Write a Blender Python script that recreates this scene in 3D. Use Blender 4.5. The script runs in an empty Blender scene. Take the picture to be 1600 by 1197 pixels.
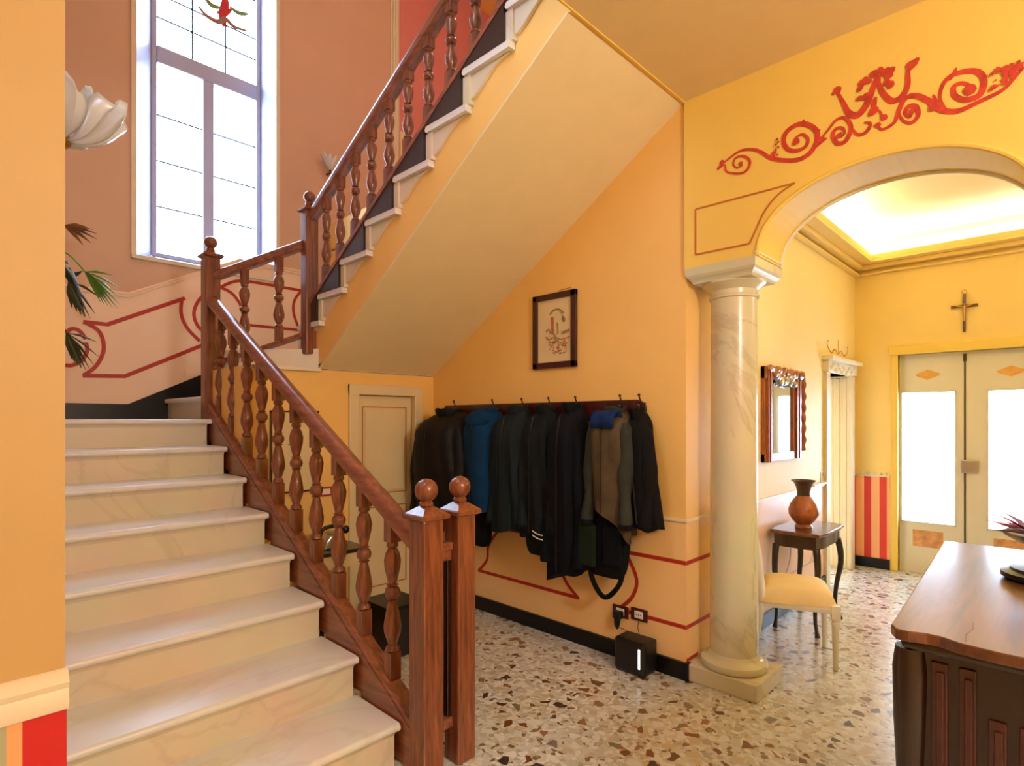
import bpy, math, random
from math import sin, cos, pi, sqrt, atan2
from mathutils import Vector, Matrix, noise
random.seed(7)
sc = bpy.context.scene
COL = sc.collection

# ------------------------------------------------------------------ camera, world, lights, exposure
EYE = 1.5
HX = 655.0                       # horizon row in the photograph
FPX = 888.0
FX, FY = 0.7145, 0.6997          # viewing direction on plan
cam = bpy.data.cameras.new('camera')
cam.sensor_width = 36.0
cam.lens = 36.0 * FPX / 1600.0
cam.shift_y = (HX - 598.5) / 1600.0
cam.clip_start = 0.05
camo = bpy.data.objects.new('camera', cam)
COL.objects.link(camo)
camo.location = (0, 0, EYE)
camo.rotation_euler = (pi / 2, 0, -atan2(FX, FY))
sc.camera = camo

w = bpy.data.worlds.new('daylight'); sc.world = w
w.use_nodes = True
w.node_tree.nodes['Background'].inputs[0].default_value = (0.64, 0.80, 1.0, 1)
w.node_tree.nodes['Background'].inputs[1].default_value = 20.0

def area(name, loc, rot, sx, sy, power, col=(1, 1, 1), portal=False, spread=None):
    l = bpy.data.lights.new(name, 'AREA'); l.shape = 'RECTANGLE'
    l.size = sx; l.size_y = sy; l.energy = power; l.color = col
    if portal: l.cycles.is_portal = True
    if spread: l.spread = spread
    o = bpy.data.objects.new(name, l); COL.objects.link(o)
    o.location = loc; o.rotation_euler = rot
    return o

def bulb(name, loc, power, col, r=0.15):
    l = bpy.data.lights.new(name, 'POINT'); l.energy = power; l.color = col
    l.shadow_soft_size = r
    o = bpy.data.objects.new(name, l); COL.objects.link(o); o.location = loc
    return o

# daylight through the stair window and the entrance door (portals onto the sky)
area('portal_stair_window', (1.93, 6.14, 4.7), (-pi / 2, 0, 0), 1.1, 3.5, 1, portal=True)
area('portal_entrance', (6.74, 0.69, 1.1), (0, pi / 2, 0), 1.6, 1.2, 1, portal=True)
# warm unseen hall lamp behind the camera, then added fill lights
WARM = (1.0, 0.95, 0.88)
bulb('hall_lamp', (1.0, -1.8, 2.55), 200, WARM, 0.30)
bulb('hall_lamp_second', (-1.9, -2.6, 2.5), 12, WARM, 0.30)  # added fill for the hall, stands for no fixture
bulb('side_room_lamp', (5.0, -0.6, 2.7), 12, (0.92, 0.97, 1.0), 0.2)  # added fill beside the cove and door light, no fixture here
bulb('upper_hall_lamp', (3.9, 3.4, 5.9), 25, (1.0, 0.85, 0.7), 0.2)  # added fill for the upper stairwell, no lamp known there

sc.view_settings.view_transform = 'Standard'
sc.view_settings.look = 'None'
sc.view_settings.gamma = 1
sc.view_settings.use_curve_mapping = False
sc.view_settings.exposure = 0.14
sc.cycles.use_denoising = True
sc.cycles.max_bounces = 8
sc.cycles.diffuse_bounces = 5
sc.cycles.glossy_bounces = 4
sc.cycles.transmission_bounces = 6
sc.cycles.transparent_max_bounces = 8
sc.cycles.sample_clamp_indirect = 6

# ------------------------------------------------------------------ photo pixel -> point on a real plane
def _d(px, py):
    u = (px - 800.0) / FPX
    return Vector((FX + FY * u, FY - FX * u, (HX - py) / FPX))
def onx(px, py, X):
    d = _d(px, py); t = X / d.x
    return Vector((X, d.y * t, EYE + d.z * t))
def ony(px, py, Y):
    d = _d(px, py); t = Y / d.y
    return Vector((d.x * t, Y, EYE + d.z * t))

# ------------------------------------------------------------------ materials
def srgb(r, g, b):
    f = lambda c: (c / 255 / 12.92) if c / 255 <= 0.04045 else ((c / 255 + 0.055) / 1.055) ** 2.4
    return (f(r), f(g), f(b), 1)

def mat(name, col, rough=0.5, metal=0.0, var=0.0, vscale=6.0, bump=0.0, bscale=60.0, spec=0.5, coat=0.0,
        trans=0.0, emis=None, estr=0.0, sss=0.0):
    m = bpy.data.materials.new(name); m.use_nodes = True
    nt = m.node_tree; b = nt.nodes['Principled BSDF']
    b.inputs['Base Color'].default_value = col
    b.inputs['Roughness'].default_value = rough
    b.inputs['Metallic'].default_value = metal
    b.inputs['Specular IOR Level'].default_value = spec
    b.inputs['Coat Weight'].default_value = coat
    b.inputs['Coat Roughness'].default_value = 0.1
    b.inputs['Transmission Weight'].default_value = trans
    tc = nt.nodes.new('ShaderNodeTexCoord')
    if var > 0:
        n = nt.nodes.new('ShaderNodeTexNoise'); n.inputs['Scale'].default_value = vscale
        n.inputs['Detail'].default_value = 5
        nt.links.new(tc.outputs['Object'], n.inputs['Vector'])
        r = nt.nodes.new('ShaderNodeValToRGB')
        c = col
        r.color_ramp.elements[0].position = 0.3; r.color_ramp.elements[1].position = 0.7
        r.color_ramp.elements[0].color = (c[0] * (1 - var), c[1] * (1 - var), c[2] * (1 - var), 1)
        r.color_ramp.elements[1].color = (min(1, c[0] * (1 + var)), min(1, c[1] * (1 + var)), min(1, c[2] * (1 + var)), 1)
        nt.links.new(n.outputs['Fac'], r.inputs['Fac'])
        nt.links.new(r.outputs['Color'], b.inputs['Base Color'])
    if bump > 0:
        n2 = nt.nodes.new('ShaderNodeTexNoise'); n2.inputs['Scale'].default_value = bscale
        n2.inputs['Detail'].default_value = 4
        nt.links.new(tc.outputs['Object'], n2.inputs['Vector'])
        bp = nt.nodes.new('ShaderNodeBump'); bp.inputs['Strength'].default_value = bump
        bp.inputs['Distance'].default_value = 0.01
        nt.links.new(n2.outputs['Fac'], bp.inputs['Height'])
        nt.links.new(bp.outputs['Normal'], b.inputs['Normal'])
    if emis:
        b.inputs['Emission Color'].default_value = emis
        b.inputs['Emission Strength'].default_value = estr
    return m

def wood(name, c1, c2, rough=0.3, axis='Z', scale=3.0, coat=0.3):
    m = bpy.data.materials.new(name); m.use_nodes = True
    nt = m.node_tree; b = nt.nodes['Principled BSDF']
    tc = nt.nodes.new('ShaderNodeTexCoord'); mp = nt.nodes.new('ShaderNodeMapping')
    s = {'X': (0.08, 1, 1), 'Y': (1, 0.08, 1), 'Z': (1, 1, 0.08)}[axis]
    mp.inputs['Scale'].default_value = [v * scale * 8 for v in s]
    nt.links.new(tc.outputs['Object'], mp.inputs['Vector'])
    n = nt.nodes.new('ShaderNodeTexNoise'); n.inputs['Scale'].default_value = 2.2
    n.inputs['Detail'].default_value = 8; n.inputs['Roughness'].default_value = 0.65
    n.inputs['Distortion'].default_value = 0.6
    nt.links.new(mp.outputs['Vector'], n.inputs['Vector'])
    r = nt.nodes.new('ShaderNodeValToRGB')
    r.color_ramp.elements[0].position = 0.32; r.color_ramp.elements[0].color = c1
    r.color_ramp.elements[1].position = 0.68; r.color_ramp.elements[1].color = c2
    nt.links.new(n.outputs['Fac'], r.inputs['Fac'])
    nt.links.new(r.outputs['Color'], b.inputs['Base Color'])
    b.inputs['Roughness'].default_value = rough
    b.inputs['Coat Weight'].default_value = coat
    b.inputs['Coat Roughness'].default_value = 0.12
    bp = nt.nodes.new('ShaderNodeBump'); bp.inputs['Strength'].default_value = 0.08
    bp.inputs['Distance'].default_value = 0.01
    nt.links.new(n.outputs['Fac'], bp.inputs['Height']); nt.links.new(bp.outputs['Normal'], b.inputs['Normal'])
    return m

def marble(name, base, vein, rough=0.3, scale=1.2, amount=0.5):
    m = bpy.data.materials.new(name); m.use_nodes = True
    nt = m.node_tree; b = nt.nodes['Principled BSDF']
    tc = nt.nodes.new('ShaderNodeTexCoord')
    n = nt.nodes.new('ShaderNodeTexNoise'); n.inputs['Scale'].default_value = scale
    n.inputs['Detail'].default_value = 6; n.inputs['Distortion'].default_value = 1.6
    nt.links.new(tc.outputs['Object'], n.inputs['Vector'])
    r = nt.nodes.new('ShaderNodeValToRGB')
    e = r.color_ramp.elements
    e[0].position = 0.0; e[0].color = base
    e[1].position = 1.0; e[1].color = base
    a = e.new(0.485); a.color = base
    v = e.new(0.505); v.color = [base[i] * (1 - amount) + vein[i] * amount for i in range(3)] + [1]
    c = e.new(0.525); c.color = base
    nt.links.new(n.outputs['Fac'], r.inputs['Fac'])
    n2 = nt.nodes.new('ShaderNodeTexNoise'); n2.inputs['Scale'].default_value = 3.5; n2.inputs['Detail'].default_value = 6
    nt.links.new(tc.outputs['Object'], n2.inputs['Vector'])
    mx = nt.nodes.new('ShaderNodeMix'); mx.data_type = 'RGBA'; mx.blend_type = 'MULTIPLY'
    mx.inputs['Factor'].default_value = 0.25
    nt.links.new(r.outputs['Color'], mx.inputs['A']); nt.links.new(n2.outputs['Color'], mx.inputs['B'])
    nt.links.new(mx.outputs['Result'], b.inputs['Base Color'])
    b.inputs['Roughness'].default_value = rough
    return m

def terrazzo():
    m = bpy.data.materials.new('terrazzo'); m.use_nodes = True
    nt = m.node_tree; b = nt.nodes['Principled BSDF']; L = nt.links.new
    tc = nt.nodes.new('ShaderNodeTexCoord')
    nz = nt.nodes.new('ShaderNodeTexNoise'); nz.inputs['Scale'].default_value = 14; nz.inputs['Detail'].default_value = 3
    L(tc.outputs['Object'], nz.inputs['Vector'])
    mxv = nt.nodes.new('ShaderNodeMix'); mxv.data_type = 'RGBA'; mxv.blend_type = 'LINEAR_LIGHT'
    mxv.inputs['Factor'].default_value = 0.018
    L(tc.outputs['Object'], mxv.inputs['A']); L(nz.outputs['Color'], mxv.inputs['B'])
    def chips(scale, cols, thr):
        v = nt.nodes.new('ShaderNodeTexVoronoi'); v.inputs['Scale'].default_value = scale
        v2 = nt.nodes.new('ShaderNodeTexVoronoi'); v2.feature = 'DISTANCE_TO_EDGE'; v2.inputs['Scale'].default_value = scale
        L(mxv.outputs['Result'], v.inputs['Vector']); L(mxv.outputs['Result'], v2.inputs['Vector'])
        sep = nt.nodes.new('ShaderNodeSeparateColor'); L(v.outputs['Color'], sep.inputs['Color'])
        rr = nt.nodes.new('ShaderNodeValToRGB'); rr.color_ramp.interpolation = 'CONSTANT'
        els = rr.color_ramp.elements
        els[0].position = 0; els[0].color = cols[0][1]; els[1].position = cols[1][0]; els[1].color = cols[1][1]
        for p, c in cols[2:]:
            e = els.new(p); e.color = c
        L(sep.outputs['Red'], rr.inputs['Fac'])
        gt = nt.nodes.new('ShaderNodeMath'); gt.operation = 'GREATER_THAN'; gt.inputs[1].default_value = thr
        L(v2.outputs['Distance'], gt.inputs[0])
        return rr, gt, sep
    ground = srgb(204, 204, 196)
    # small chips
    r1, g1, s1 = chips(44, [(0, srgb(196, 192, 178)), (0.25, srgb(220, 220, 216)), (0.5, srgb(180, 172, 154)), (0.66, srgb(204, 202, 194)),
                             (0.93, srgb(130, 104, 80))], 0.03)
    mx1 = nt.nodes.new('ShaderNodeMix'); mx1.data_type = 'RGBA'; mx1.inputs['A'].default_value = ground
    L(g1.outputs[0], mx1.inputs['Factor']); L(r1.outputs['Color'], mx1.inputs['B'])
    # middle pale chips
    r3, g3, s3 = chips(19, [(0, srgb(196, 182, 156)), (0.4, srgb(218, 218, 212)), (0.75, srgb(170, 164, 148)), (0.88, srgb(146, 108, 76))], 0.09)
    k3 = nt.nodes.new('ShaderNodeMath'); k3.operation = 'GREATER_THAN'; k3.inputs[1].default_value = 0.62
    L(s3.outputs['Green'], k3.inputs[0])
    a3 = nt.nodes.new('ShaderNodeMath'); a3.operation = 'MULTIPLY'; L(k3.outputs[0], a3.inputs[0]); L(g3.outputs[0], a3.inputs[1])
    mx3 = nt.nodes.new('ShaderNodeMix'); mx3.data_type = 'RGBA'
    L(a3.outputs[0], mx3.inputs['Factor']); L(mx1.outputs['Result'], mx3.inputs['A']); L(r3.outputs['Color'], mx3.inputs['B'])
    # big dark chips
    r2, g2, s2 = chips(14.0, [(0, srgb(92, 56, 38)), (0.35, srgb(66, 52, 46)), (0.55, srgb(120, 72, 44)), (0.8, srgb(124, 116, 100))], 0.19)
    k = nt.nodes.new('ShaderNodeMath'); k.operation = 'GREATER_THAN'; k.inputs[1].default_value = 0.72
    L(s2.outputs['Green'], k.inputs[0])
    a = nt.nodes.new('ShaderNodeMath'); a.operation = 'MULTIPLY'; L(k.outputs[0], a.inputs[0]); L(g2.outputs[0], a.inputs[1])
    mx2 = nt.nodes.new('ShaderNodeMix'); mx2.data_type = 'RGBA'
    L(a.outputs[0], mx2.inputs['Factor']); L(mx3.outputs['Result'], mx2.inputs['A']); L(r2.outputs['Color'], mx2.inputs['B'])
    L(mx2.outputs['Result'], b.inputs['Base Color'])
    b.inputs['Roughness'].default_value = 0.3
    b.inputs['Coat Weight'].default_value = 0.5; b.inputs['Coat Roughness'].default_value = 0.14
    return m

def stripes(name, cols, period, axis):
    m = bpy.data.materials.new(name); m.use_nodes = True
    nt = m.node_tree; b = nt.nodes['Principled BSDF']; L = nt.links.new
    tc = nt.nodes.new('ShaderNodeTexCoord'); sp = nt.nodes.new('ShaderNodeSeparateXYZ')
    L(tc.outputs['Object'], sp.inputs['Vector'])
    mu = nt.nodes.new('ShaderNodeMath'); mu.operation = 'MULTIPLY'; mu.inputs[1].default_value = 1.0 / period
    L(sp.outputs[axis], mu.inputs[0])
    fr = nt.nodes.new('ShaderNodeMath'); fr.operation = 'FRACT'; L(mu.outputs[0], fr.inputs[0])
    rr = nt.nodes.new('ShaderNodeValToRGB'); rr.color_ramp.interpolation = 'CONSTANT'
    e = rr.color_ramp.elements
    e[0].position = 0; e[0].color = cols[0][1]; e[1].position = cols[1][0]; e[1].color = cols[1][1]
    for p, c in cols[2:]:
        q = e.new(p); q.color = c
    L(fr.outputs[0], rr.inputs['Fac']); L(rr.outputs['Color'], b.inputs['Base Color'])
    b.inputs['Roughness'].default_value = 0.55
    return m

M = {}
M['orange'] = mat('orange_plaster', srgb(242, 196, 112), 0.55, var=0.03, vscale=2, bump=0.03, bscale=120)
M['dado'] = mat('peach_dado', srgb(244, 200, 134), 0.5, var=0.03, vscale=2)
M['salmon'] = mat('salmon_plaster', srgb(212, 176, 148), 0.55, var=0.04, vscale=2, bump=0.03, bscale=120)
M['salmon_dado'] = mat('salmon_dado', srgb(244, 214, 186), 0.5, var=0.03, vscale=2)
M['pink'] = mat('coral_pink_plaster', srgb(216, 136, 128), 0.55, var=0.03)
M['pale'] = mat('pale_yellow_plaster', srgb(244, 224, 170), 0.55, var=0.03, vscale=2)
M['fary'] = mat('warm_yellow_plaster', srgb(242, 212, 138), 0.55, var=0.03, vscale=2)
M['tan'] = mat('tan_orange_plaster', srgb(186, 154, 98), 0.55, var=0.03, vscale=2, bump=0.03, bscale=120)  # slightly yellower hall orange, darkened to offset strong lamp light on this wall
M['yellow'] = mat('yellow_plaster', srgb(240, 206, 100), 0.55, var=0.03, vscale=2, bump=0.02, bscale=120)
M['ceil'] = mat('ceiling_paint', srgb(232, 206, 150), 0.6, var=0.02)
M['soffit'] = mat('soffit_paint', srgb(234, 216, 168), 0.6, var=0.02)
M['red'] = mat('red_paint', srgb(176, 40, 24), 0.5)
M['fresco'] = mat('fresco_red', srgb(200, 62, 44), 0.6, var=0.25, vscale=25)
M['brownline'] = mat('ochre_line', srgb(190, 108, 36), 0.6)
M['black'] = mat('black_marble', srgb(12, 11, 13), 0.3, var=0.3, spec=0.3, vscale=8)
M['cream'] = mat('cream_paint', srgb(226, 214, 188), 0.42, var=0.03)
M['white'] = mat('white_paint', srgb(236, 230, 215), 0.4, var=0.02)
M['door'] = mat('door_beige_paint', srgb(226, 206, 160), 0.4, var=0.04, vscale=3)
M['tread'] = marble('tread_marble', srgb(236, 234, 230), srgb(190, 182, 168), 0.3, 1.0, 0.2)
M['riser'] = marble('riser_marble', srgb(228, 216, 190), srgb(170, 150, 120), 0.3, 1.0, 0.2)
M['column'] = marble('column_marble', srgb(222, 216, 184), srgb(150, 126, 86), 0.25, 1.1, 0.3)
M['wood'] = wood('red_brown_wood', srgb(90, 44, 26), srgb(150, 86, 54), 0.3, 'Z', 3.0)
M['woody'] = wood('red_brown_wood_rail', srgb(98, 50, 34), srgb(162, 98, 70), 0.28, 'Y', 2.0)
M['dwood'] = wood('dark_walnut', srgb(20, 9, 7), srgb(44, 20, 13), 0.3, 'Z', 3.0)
M['dwoodtop'] = wood('walnut_top', srgb(66, 34, 20), srgb(112, 64, 38), 0.3, 'X', 1.5, coat=0.6)
M['frame'] = wood('picture_frame_wood', srgb(40, 10, 10), srgb(78, 24, 18), 0.3, 'Z', 4)
M['giltwood'] = wood('carved_walnut', srgb(96, 44, 18), srgb(176, 96, 44), 0.35, 'Z', 5)
M['paper'] = mat('print_paper', srgb(222, 200, 150), 0.7, var=0.04, vscale=8)
M['ink'] = mat('sepia_ink', srgb(176, 96, 60), 0.7, var=0.3, vscale=40)
M['ink2'] = mat('olive_ink', srgb(148, 130, 84), 0.7, var=0.3, vscale=40)
M['mirror'] = mat('mirror_silver', srgb(225, 232, 240), 0.04, 1.0)
M['brass'] = mat('brass', srgb(190, 150, 70), 0.3, 1.0)
M['steel'] = mat('steel', srgb(190, 190, 198), 0.3, 1.0)
M['vase'] = mat('speckled_brown_ceramic', srgb(150, 84, 52), 0.3, var=0.45, vscale=22)
M['vasedark'] = mat('dark_bronze_glaze', srgb(64, 40, 30), 0.3, var=0.1)
M['seat'] = mat('cream_upholstery', srgb(232, 204, 148), 0.8, var=0.05, bump=0.15, bscale=200)
M['blackplastic'] = mat('black_plastic', srgb(16, 16, 18), 0.35)
M['darkred'] = mat('dark_red_plastic', srgb(70, 16, 14), 0.35)
M['leaf'] = mat('palm_leaf_green', srgb(104, 156, 60), 0.45, var=0.3, vscale=12)
M['leafdark'] = mat('palm_leaf_dark', srgb(60, 66, 36), 0.5, var=0.3, vscale=12)
M['leafdry'] = mat('dry_leaf', srgb(140, 92, 56), 0.6, var=0.3, vscale=12)
M['pot'] = mat('terracotta_pot', srgb(150, 84, 56), 0.6, var=0.1)
M['flower'] = mat('dried_flower_purple', srgb(110, 80, 118), 0.7, var=0.3, vscale=30)
M['flowerred'] = mat('dried_flower_red', srgb(190, 60, 70), 0.7)
M['lead'] = mat('lead_came', srgb(70, 76, 92), 0.5, 0.3)
M['windowframe'] = mat('window_frame_paint', srgb(176, 180, 204), 0.4, var=0.02)
M['stainred'] = mat('stained_glass_red', srgb(200, 40, 50), 0.2)
M['staingreen'] = mat('stained_glass_green', srgb(120, 140, 80), 0.2)
M['stainbrown'] = mat('stained_glass_brown', srgb(150, 110, 90), 0.2)
M['floor'] = terrazzo()
M['cove'] = mat('cove_strip', (1, 1, 1, 1), emis=(0.86, 1.0, 0.88, 1), estr=48)
M['led'] = mat('white_strip', (1, 1, 1, 1), 0.3, emis=(0.85, 0.95, 1, 1), estr=1.2)
M['far_stripes'] = stripes('far_striped_dado', [(0, srgb(204, 52, 40)), (0.46, srgb(244, 176, 130))], 0.135, 'Y')
M['near_stripes'] = stripes('near_striped_dado', [(0, srgb(190, 20, 24)), (0.38, srgb(238, 164, 110)), (0.51, srgb(166, 166, 134)), (0.87, srgb(238, 164, 110))], 0.19, 'X')

def glassmat(name, col, rough=0.02, mixw=0.12):
    m = bpy.data.materials.new(name); m.use_nodes = True
    nt = m.node_tree; nt.nodes.clear(); L = nt.links.new
    o = nt.nodes.new('ShaderNodeOutputMaterial'); t = nt.nodes.new('ShaderNodeBsdfTransparent'); t.inputs[0].default_value = col
    g = nt.nodes.new('ShaderNodeBsdfGlossy'); g.inputs['Roughness'].default_value = rough
    x = nt.nodes.new('ShaderNodeMixShader'); x.inputs[0].default_value = mixw
    L(t.outputs[0], x.inputs[1]); L(g.outputs[0], x.inputs[2]); L(x.outputs[0], o.inputs[0])
    return m
M['glass'] = glassmat('window_glass', (0.95, 0.97, 1, 1))

def frosted():
    m = bpy.data.materials.new('frosted_white_glass'); m.use_nodes = True
    nt = m.node_tree; b = nt.nodes['Principled BSDF']
    b.inputs['Base Color'].default_value = (0.86, 0.9, 0.96, 1); b.inputs['Roughness'].default_value = 0.25
    b.inputs['Transmission Weight'].default_value = 0.35
    b.inputs['Subsurface Weight'].default_value = 0.0
    return m
M['frosted'] = frosted()

def cloth(name, c, rough=0.85, gloss=0.2):
    m = mat(name, c, rough, var=0.18, vscale=9, bump=0.25, bscale=90, spec=gloss)
    return m
C_BLACK = cloth('black_cloth', srgb(9, 9, 12)); C_PUFF = cloth('black_nylon', srgb(6, 6, 9), 0.6, 0.3)
C_BLUE = cloth('petrol_blue_cloth', srgb(6, 50, 88)); C_SLATE = cloth('slate_cloth', srgb(24, 34, 38))
C_CHAR = cloth('charcoal_cloth', srgb(17, 22, 25)); C_NAVY = cloth('navy_black_cloth', srgb(9, 11, 20))
C_OLIVE = cloth('taupe_cloth', srgb(82, 68, 50)); C_MIDBLUE = cloth('mid_blue_cloth', srgb(14, 38, 84))
C_GREEN = cloth('dark_green_cloth', srgb(22, 34, 20)); C_GREY = cloth('grey_green_cloth', srgb(50, 52, 44))

# ------------------------------------------------------------------ mesh helpers
class MB:
    def __init__(s): s.v = []; s.f = []
    def add(s, vs, fs):
        n = len(s.v); s.v += [tuple(v) for v in vs]; s.f += [tuple(i + n for i in f) for f in fs]; return s
    def box(s, a, b):
        x0, x1 = sorted((a[0], b[0])); y0, y1 = sorted((a[1], b[1])); z0, z1 = sorted((a[2], b[2]))
        return s.add([(x0, y0, z0), (x1, y0, z0), (x1, y1, z0), (x0, y1, z0), (x0, y0, z1), (x1, y0, z1), (x1, y1, z1), (x0, y1, z1)],
                     [(0, 3, 2, 1), (4, 5, 6, 7), (0, 1, 5, 4), (1, 2, 6, 5), (2, 3, 7, 6), (3, 0, 4, 7)])
    def prism(s, poly, ax, a, b):
        """poly of 2D points in the plane normal to axis ax ('x': (y,z), 'y': (x,z), 'z': (x,y)), extruded a..b"""
        def P(p, t): return {'x': (t, p[0], p[1]), 'y': (p[0], t, p[1]), 'z': (p[0], p[1], t)}[ax]
        n = len(poly)
        return s.add([P(p, a) for p in poly] + [P(p, b) for p in poly],
                     [tuple(range(n))[::-1], tuple(range(n, 2 * n))] + [(i, (i + 1) % n, n + (i + 1) % n, n + i) for i in range(n)])
    def lathe(s, prof, c=(0, 0, 0), seg=20, wob=None, caps=True):
        vs = []; fs = []
        for k, (r, z) in enumerate(prof):
            for i in range(seg):
                a = 2 * pi * i / seg
                rr = r * (wob(a, k) if wob else 1)
                vs.append((c[0] + rr * cos(a), c[1] + rr * sin(a), c[2] + z))
        for k in range(len(prof) - 1):
            for i in range(seg):
                j = (i + 1) % seg
                fs.append((k * seg + i, k * seg + j, (k + 1) * seg + j, (k + 1) * seg + i))
        if caps:
            fs.append(tuple(range(seg))[::-1]); fs.append(tuple((len(prof) - 1) * seg + i for i in range(seg)))
        return s.add(vs, fs)
    def tube(s, pts, rad, seg=8, flat=1.0):
        pts = [Vector(p) for p in pts]; n = len(pts)
        rads = rad if isinstance(rad, (list, tuple)) else [rad] * n
        vs = []; fs = []; up = None
        for k in range(n):
            t = (pts[min(k + 1, n - 1)] - pts[max(k - 1, 0)]).normalized()
            if up is None:
                up = Vector((0, 0, 1)) if abs(t.z) < 0.9 else Vector((0, 1, 0))
            a = t.cross(up).normalized(); b = a.cross(t).normalized(); up = b
            for i in range(seg):
                q = 2 * pi * i / seg
                vs.append(pts[k] + a * cos(q) * rads[k] + b * sin(q) * rads[k] * flat)
        for k in range(n - 1):
            for i in range(seg):
                j = (i + 1) % seg
                fs.append((k * seg + i, k * seg + j, (k + 1) * seg + j, (k + 1) * seg + i))
        fs.append(tuple(range(seg))[::-1]); fs.append(tuple((n - 1) * seg + i for i in range(seg)))
        return s.add(vs, fs)
    def sphere(s, c, r, seg=20, rings=12, sz=1.0):
        prof = [(max(1e-4, r * sin(pi * k / rings)), -r * sz * cos(pi * k / rings)) for k in range(rings + 1)]
        return s.lathe(prof, c, seg)
    def sweep(s, prof, p0, p1):
        """profile (side, up) swept from p0 to p1; side is horizontal, up vertical-ish"""
        p0, p1 = Vector(p0), Vector(p1); t = (p1 - p0).normalized()
        a = t.cross(Vector((0, 0, 1))).normalized(); n = len(prof)
        vs = [p0 + a * u + Vector((0, 0, v)) for u, v in prof] + [p1 + a * u + Vector((0, 0, v)) for u, v in prof]
        return s.add(vs, [tuple(range(n)), tuple(range(n, 2 * n))[::-1]] + [(i, n + i, n + (i + 1) % n, (i + 1) % n) for i in range(n)])

def wloc(o):
    v = Vector((0, 0, 0))
    while o is not None:
        v += o.location; o = o.parent
    return v

def obj(name, mb, m, parent=None, smooth=False, bev=0.0, origin=None):
    """mesh given in world coordinates; linked as one object (child of parent if given)"""
    me = bpy.data.meshes.new(name)
    base = wloc(parent) if parent else Vector((0, 0, 0))
    org = Vector(origin) if origin is not None else (base if parent else Vector((0, 0, 0)))
    me.from_pydata([tuple(Vector(v) - org) for v in mb.v], [], mb.f)
    import bmesh
    b = bmesh.new(); b.from_mesh(me); bmesh.ops.recalc_face_normals(b, faces=b.faces); b.to_mesh(me); b.free()
    me.materials.append(m)
    o = bpy.data.objects.new(name, me); COL.objects.link(o)
    if parent: o.parent = parent
    o.location = org - base
    if smooth:
        for p in me.polygons: p.use_smooth = True
        try: me.set_sharp_from_angle(angle=math.radians(40))
        except Exception: pass
    if bev > 0:
        md = o.modifiers.new('bevel', 'BEVEL'); md.width = bev; md.segments = 2; md.limit_method = 'ANGLE'
    return o

def tag(o, label, cat, group=None, kind=None):
    o['label'] = label; o['category'] = cat
    if group: o['group'] = group
    if kind: o['kind'] = kind
    return o
def thing(name, loc, label, cat, group=None, kind=None):
    o = bpy.data.objects.new(name, None); COL.objects.link(o); o.location = loc
    o.empty_display_size = 0.1
    return tag(o, label, cat, group, kind)
def struct(name, mb, m, label, cat='wall', **k):
    return tag(obj(name, mb, m, None, **k), label, cat, kind='structure')

def box(a, b): return MB().box(a, b)
def crom(pts, n=6):
    P = [Vector(p) for p in pts]; out = []
    for i in range(len(P) - 1):
        p0 = P[max(i - 1, 0)]; p1 = P[i]; p2 = P[i + 1]; p3 = P[min(i + 2, len(P) - 1)]
        for k in range(n):
            t = k / n
            out.append(0.5 * ((2 * p1) + (p2 - p0) * t + (2 * p0 - 5 * p1 + 4 * p2 - p3) * t * t + (3 * p1 - p0 - 3 * p2 + p3) * t ** 3))
    out.append(P[-1]); return out
RIB = [0]
def ribbon(mb, pts, width, normal, wf=None):
    """painted line on a wall: a thin strip 1 mm proud of the plaster"""
    N = Vector(normal); RIB[0] = (RIB[0] + 1) % 23; P = [Vector(p) + N * (0.0001 * RIB[0]) for p in pts]; n = len(P)
    vs = []; fs = []
    for i in range(n):
        t = (P[min(i + 1, n - 1)] - P[max(i - 1, 0)]).normalized()
        s_ = N.cross(t).normalized(); wd = width * (wf(i / (n - 1)) if wf else 1) / 2
        vs += [P[i] + s_ * wd, P[i] - s_ * wd]
    vs2 = [v + N * 0.001 for v in vs]
    k = len(vs); vs += vs2
    for i in range(n - 1):
        a = 2 * i
        fs += [(k + a, k + a + 1, k + a + 3, k + a + 2), (a, a + 2, k + a + 2, k + a), (a + 1, k + a + 1, k + a + 3, a + 3)]
    mb.add(vs, fs)
def sharp_path(mb, segs, width, normal):
    for s in segs: ribbon(mb, s, width, normal)

# ------------------------------------------------------------------ key dimensions
XC = 3.04      # coat wall face
YC = 1.575     # plane shared by the end of the coat wall, the side room wall and the near left wall
YB = 3.93      # wall under the landing
YW = 5.80      # window wall
XL = 0.20      # left wall of the stairwell
CEIL = 3.32
R = 0.1875; RUN = 0.342; Y0 = 4.45
XR = 1.40      # right end of the lower treads
ZL = 1.5
UR = 0.1875; URUN = 0.3206; UY0 = 4.204; UZ0 = 2.2125
XU = 1.995     # open side of the upper flight
TOPZ = 7.15

# ------------------------------------------------------------------ structure
struct('floor', box((-3, -4, -0.12), (8.0, 6.2, 0.0)), M['floor'], 'speckled brown and grey terrazzo floor', 'floor')
cz = MB()
cz.box((-3, -4, CEIL), (3.4, YC + 0.0, CEIL + 0.3))
c_o = struct('ceiling', cz, M['ceil'], 'flat orange-beige ceiling of the hall', 'ceiling')
# thin moulding on the ceiling edge by the stair opening
obj('ceiling_edge_moulding', box((XL, YC - 0.004, CEIL - 0.006), (XC, YC + 0.006, CEIL + 0.02)), M['yellow'], c_o)
struct('ceiling_stairwell', box((XL - 0.3, YC, TOPZ), (5.6, YW + 0.4, TOPZ + 0.2)), M['orange'], 'high orange ceiling of the stairwell', 'ceiling')
struct('ceiling_upper_hall_floor', box((XC + 0.0, YC + 0.0, CEIL + 0.02), (5.6, YW, CEIL + 0.3)), M['orange'], 'floor slab of the upper hall', 'floor')

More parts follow.
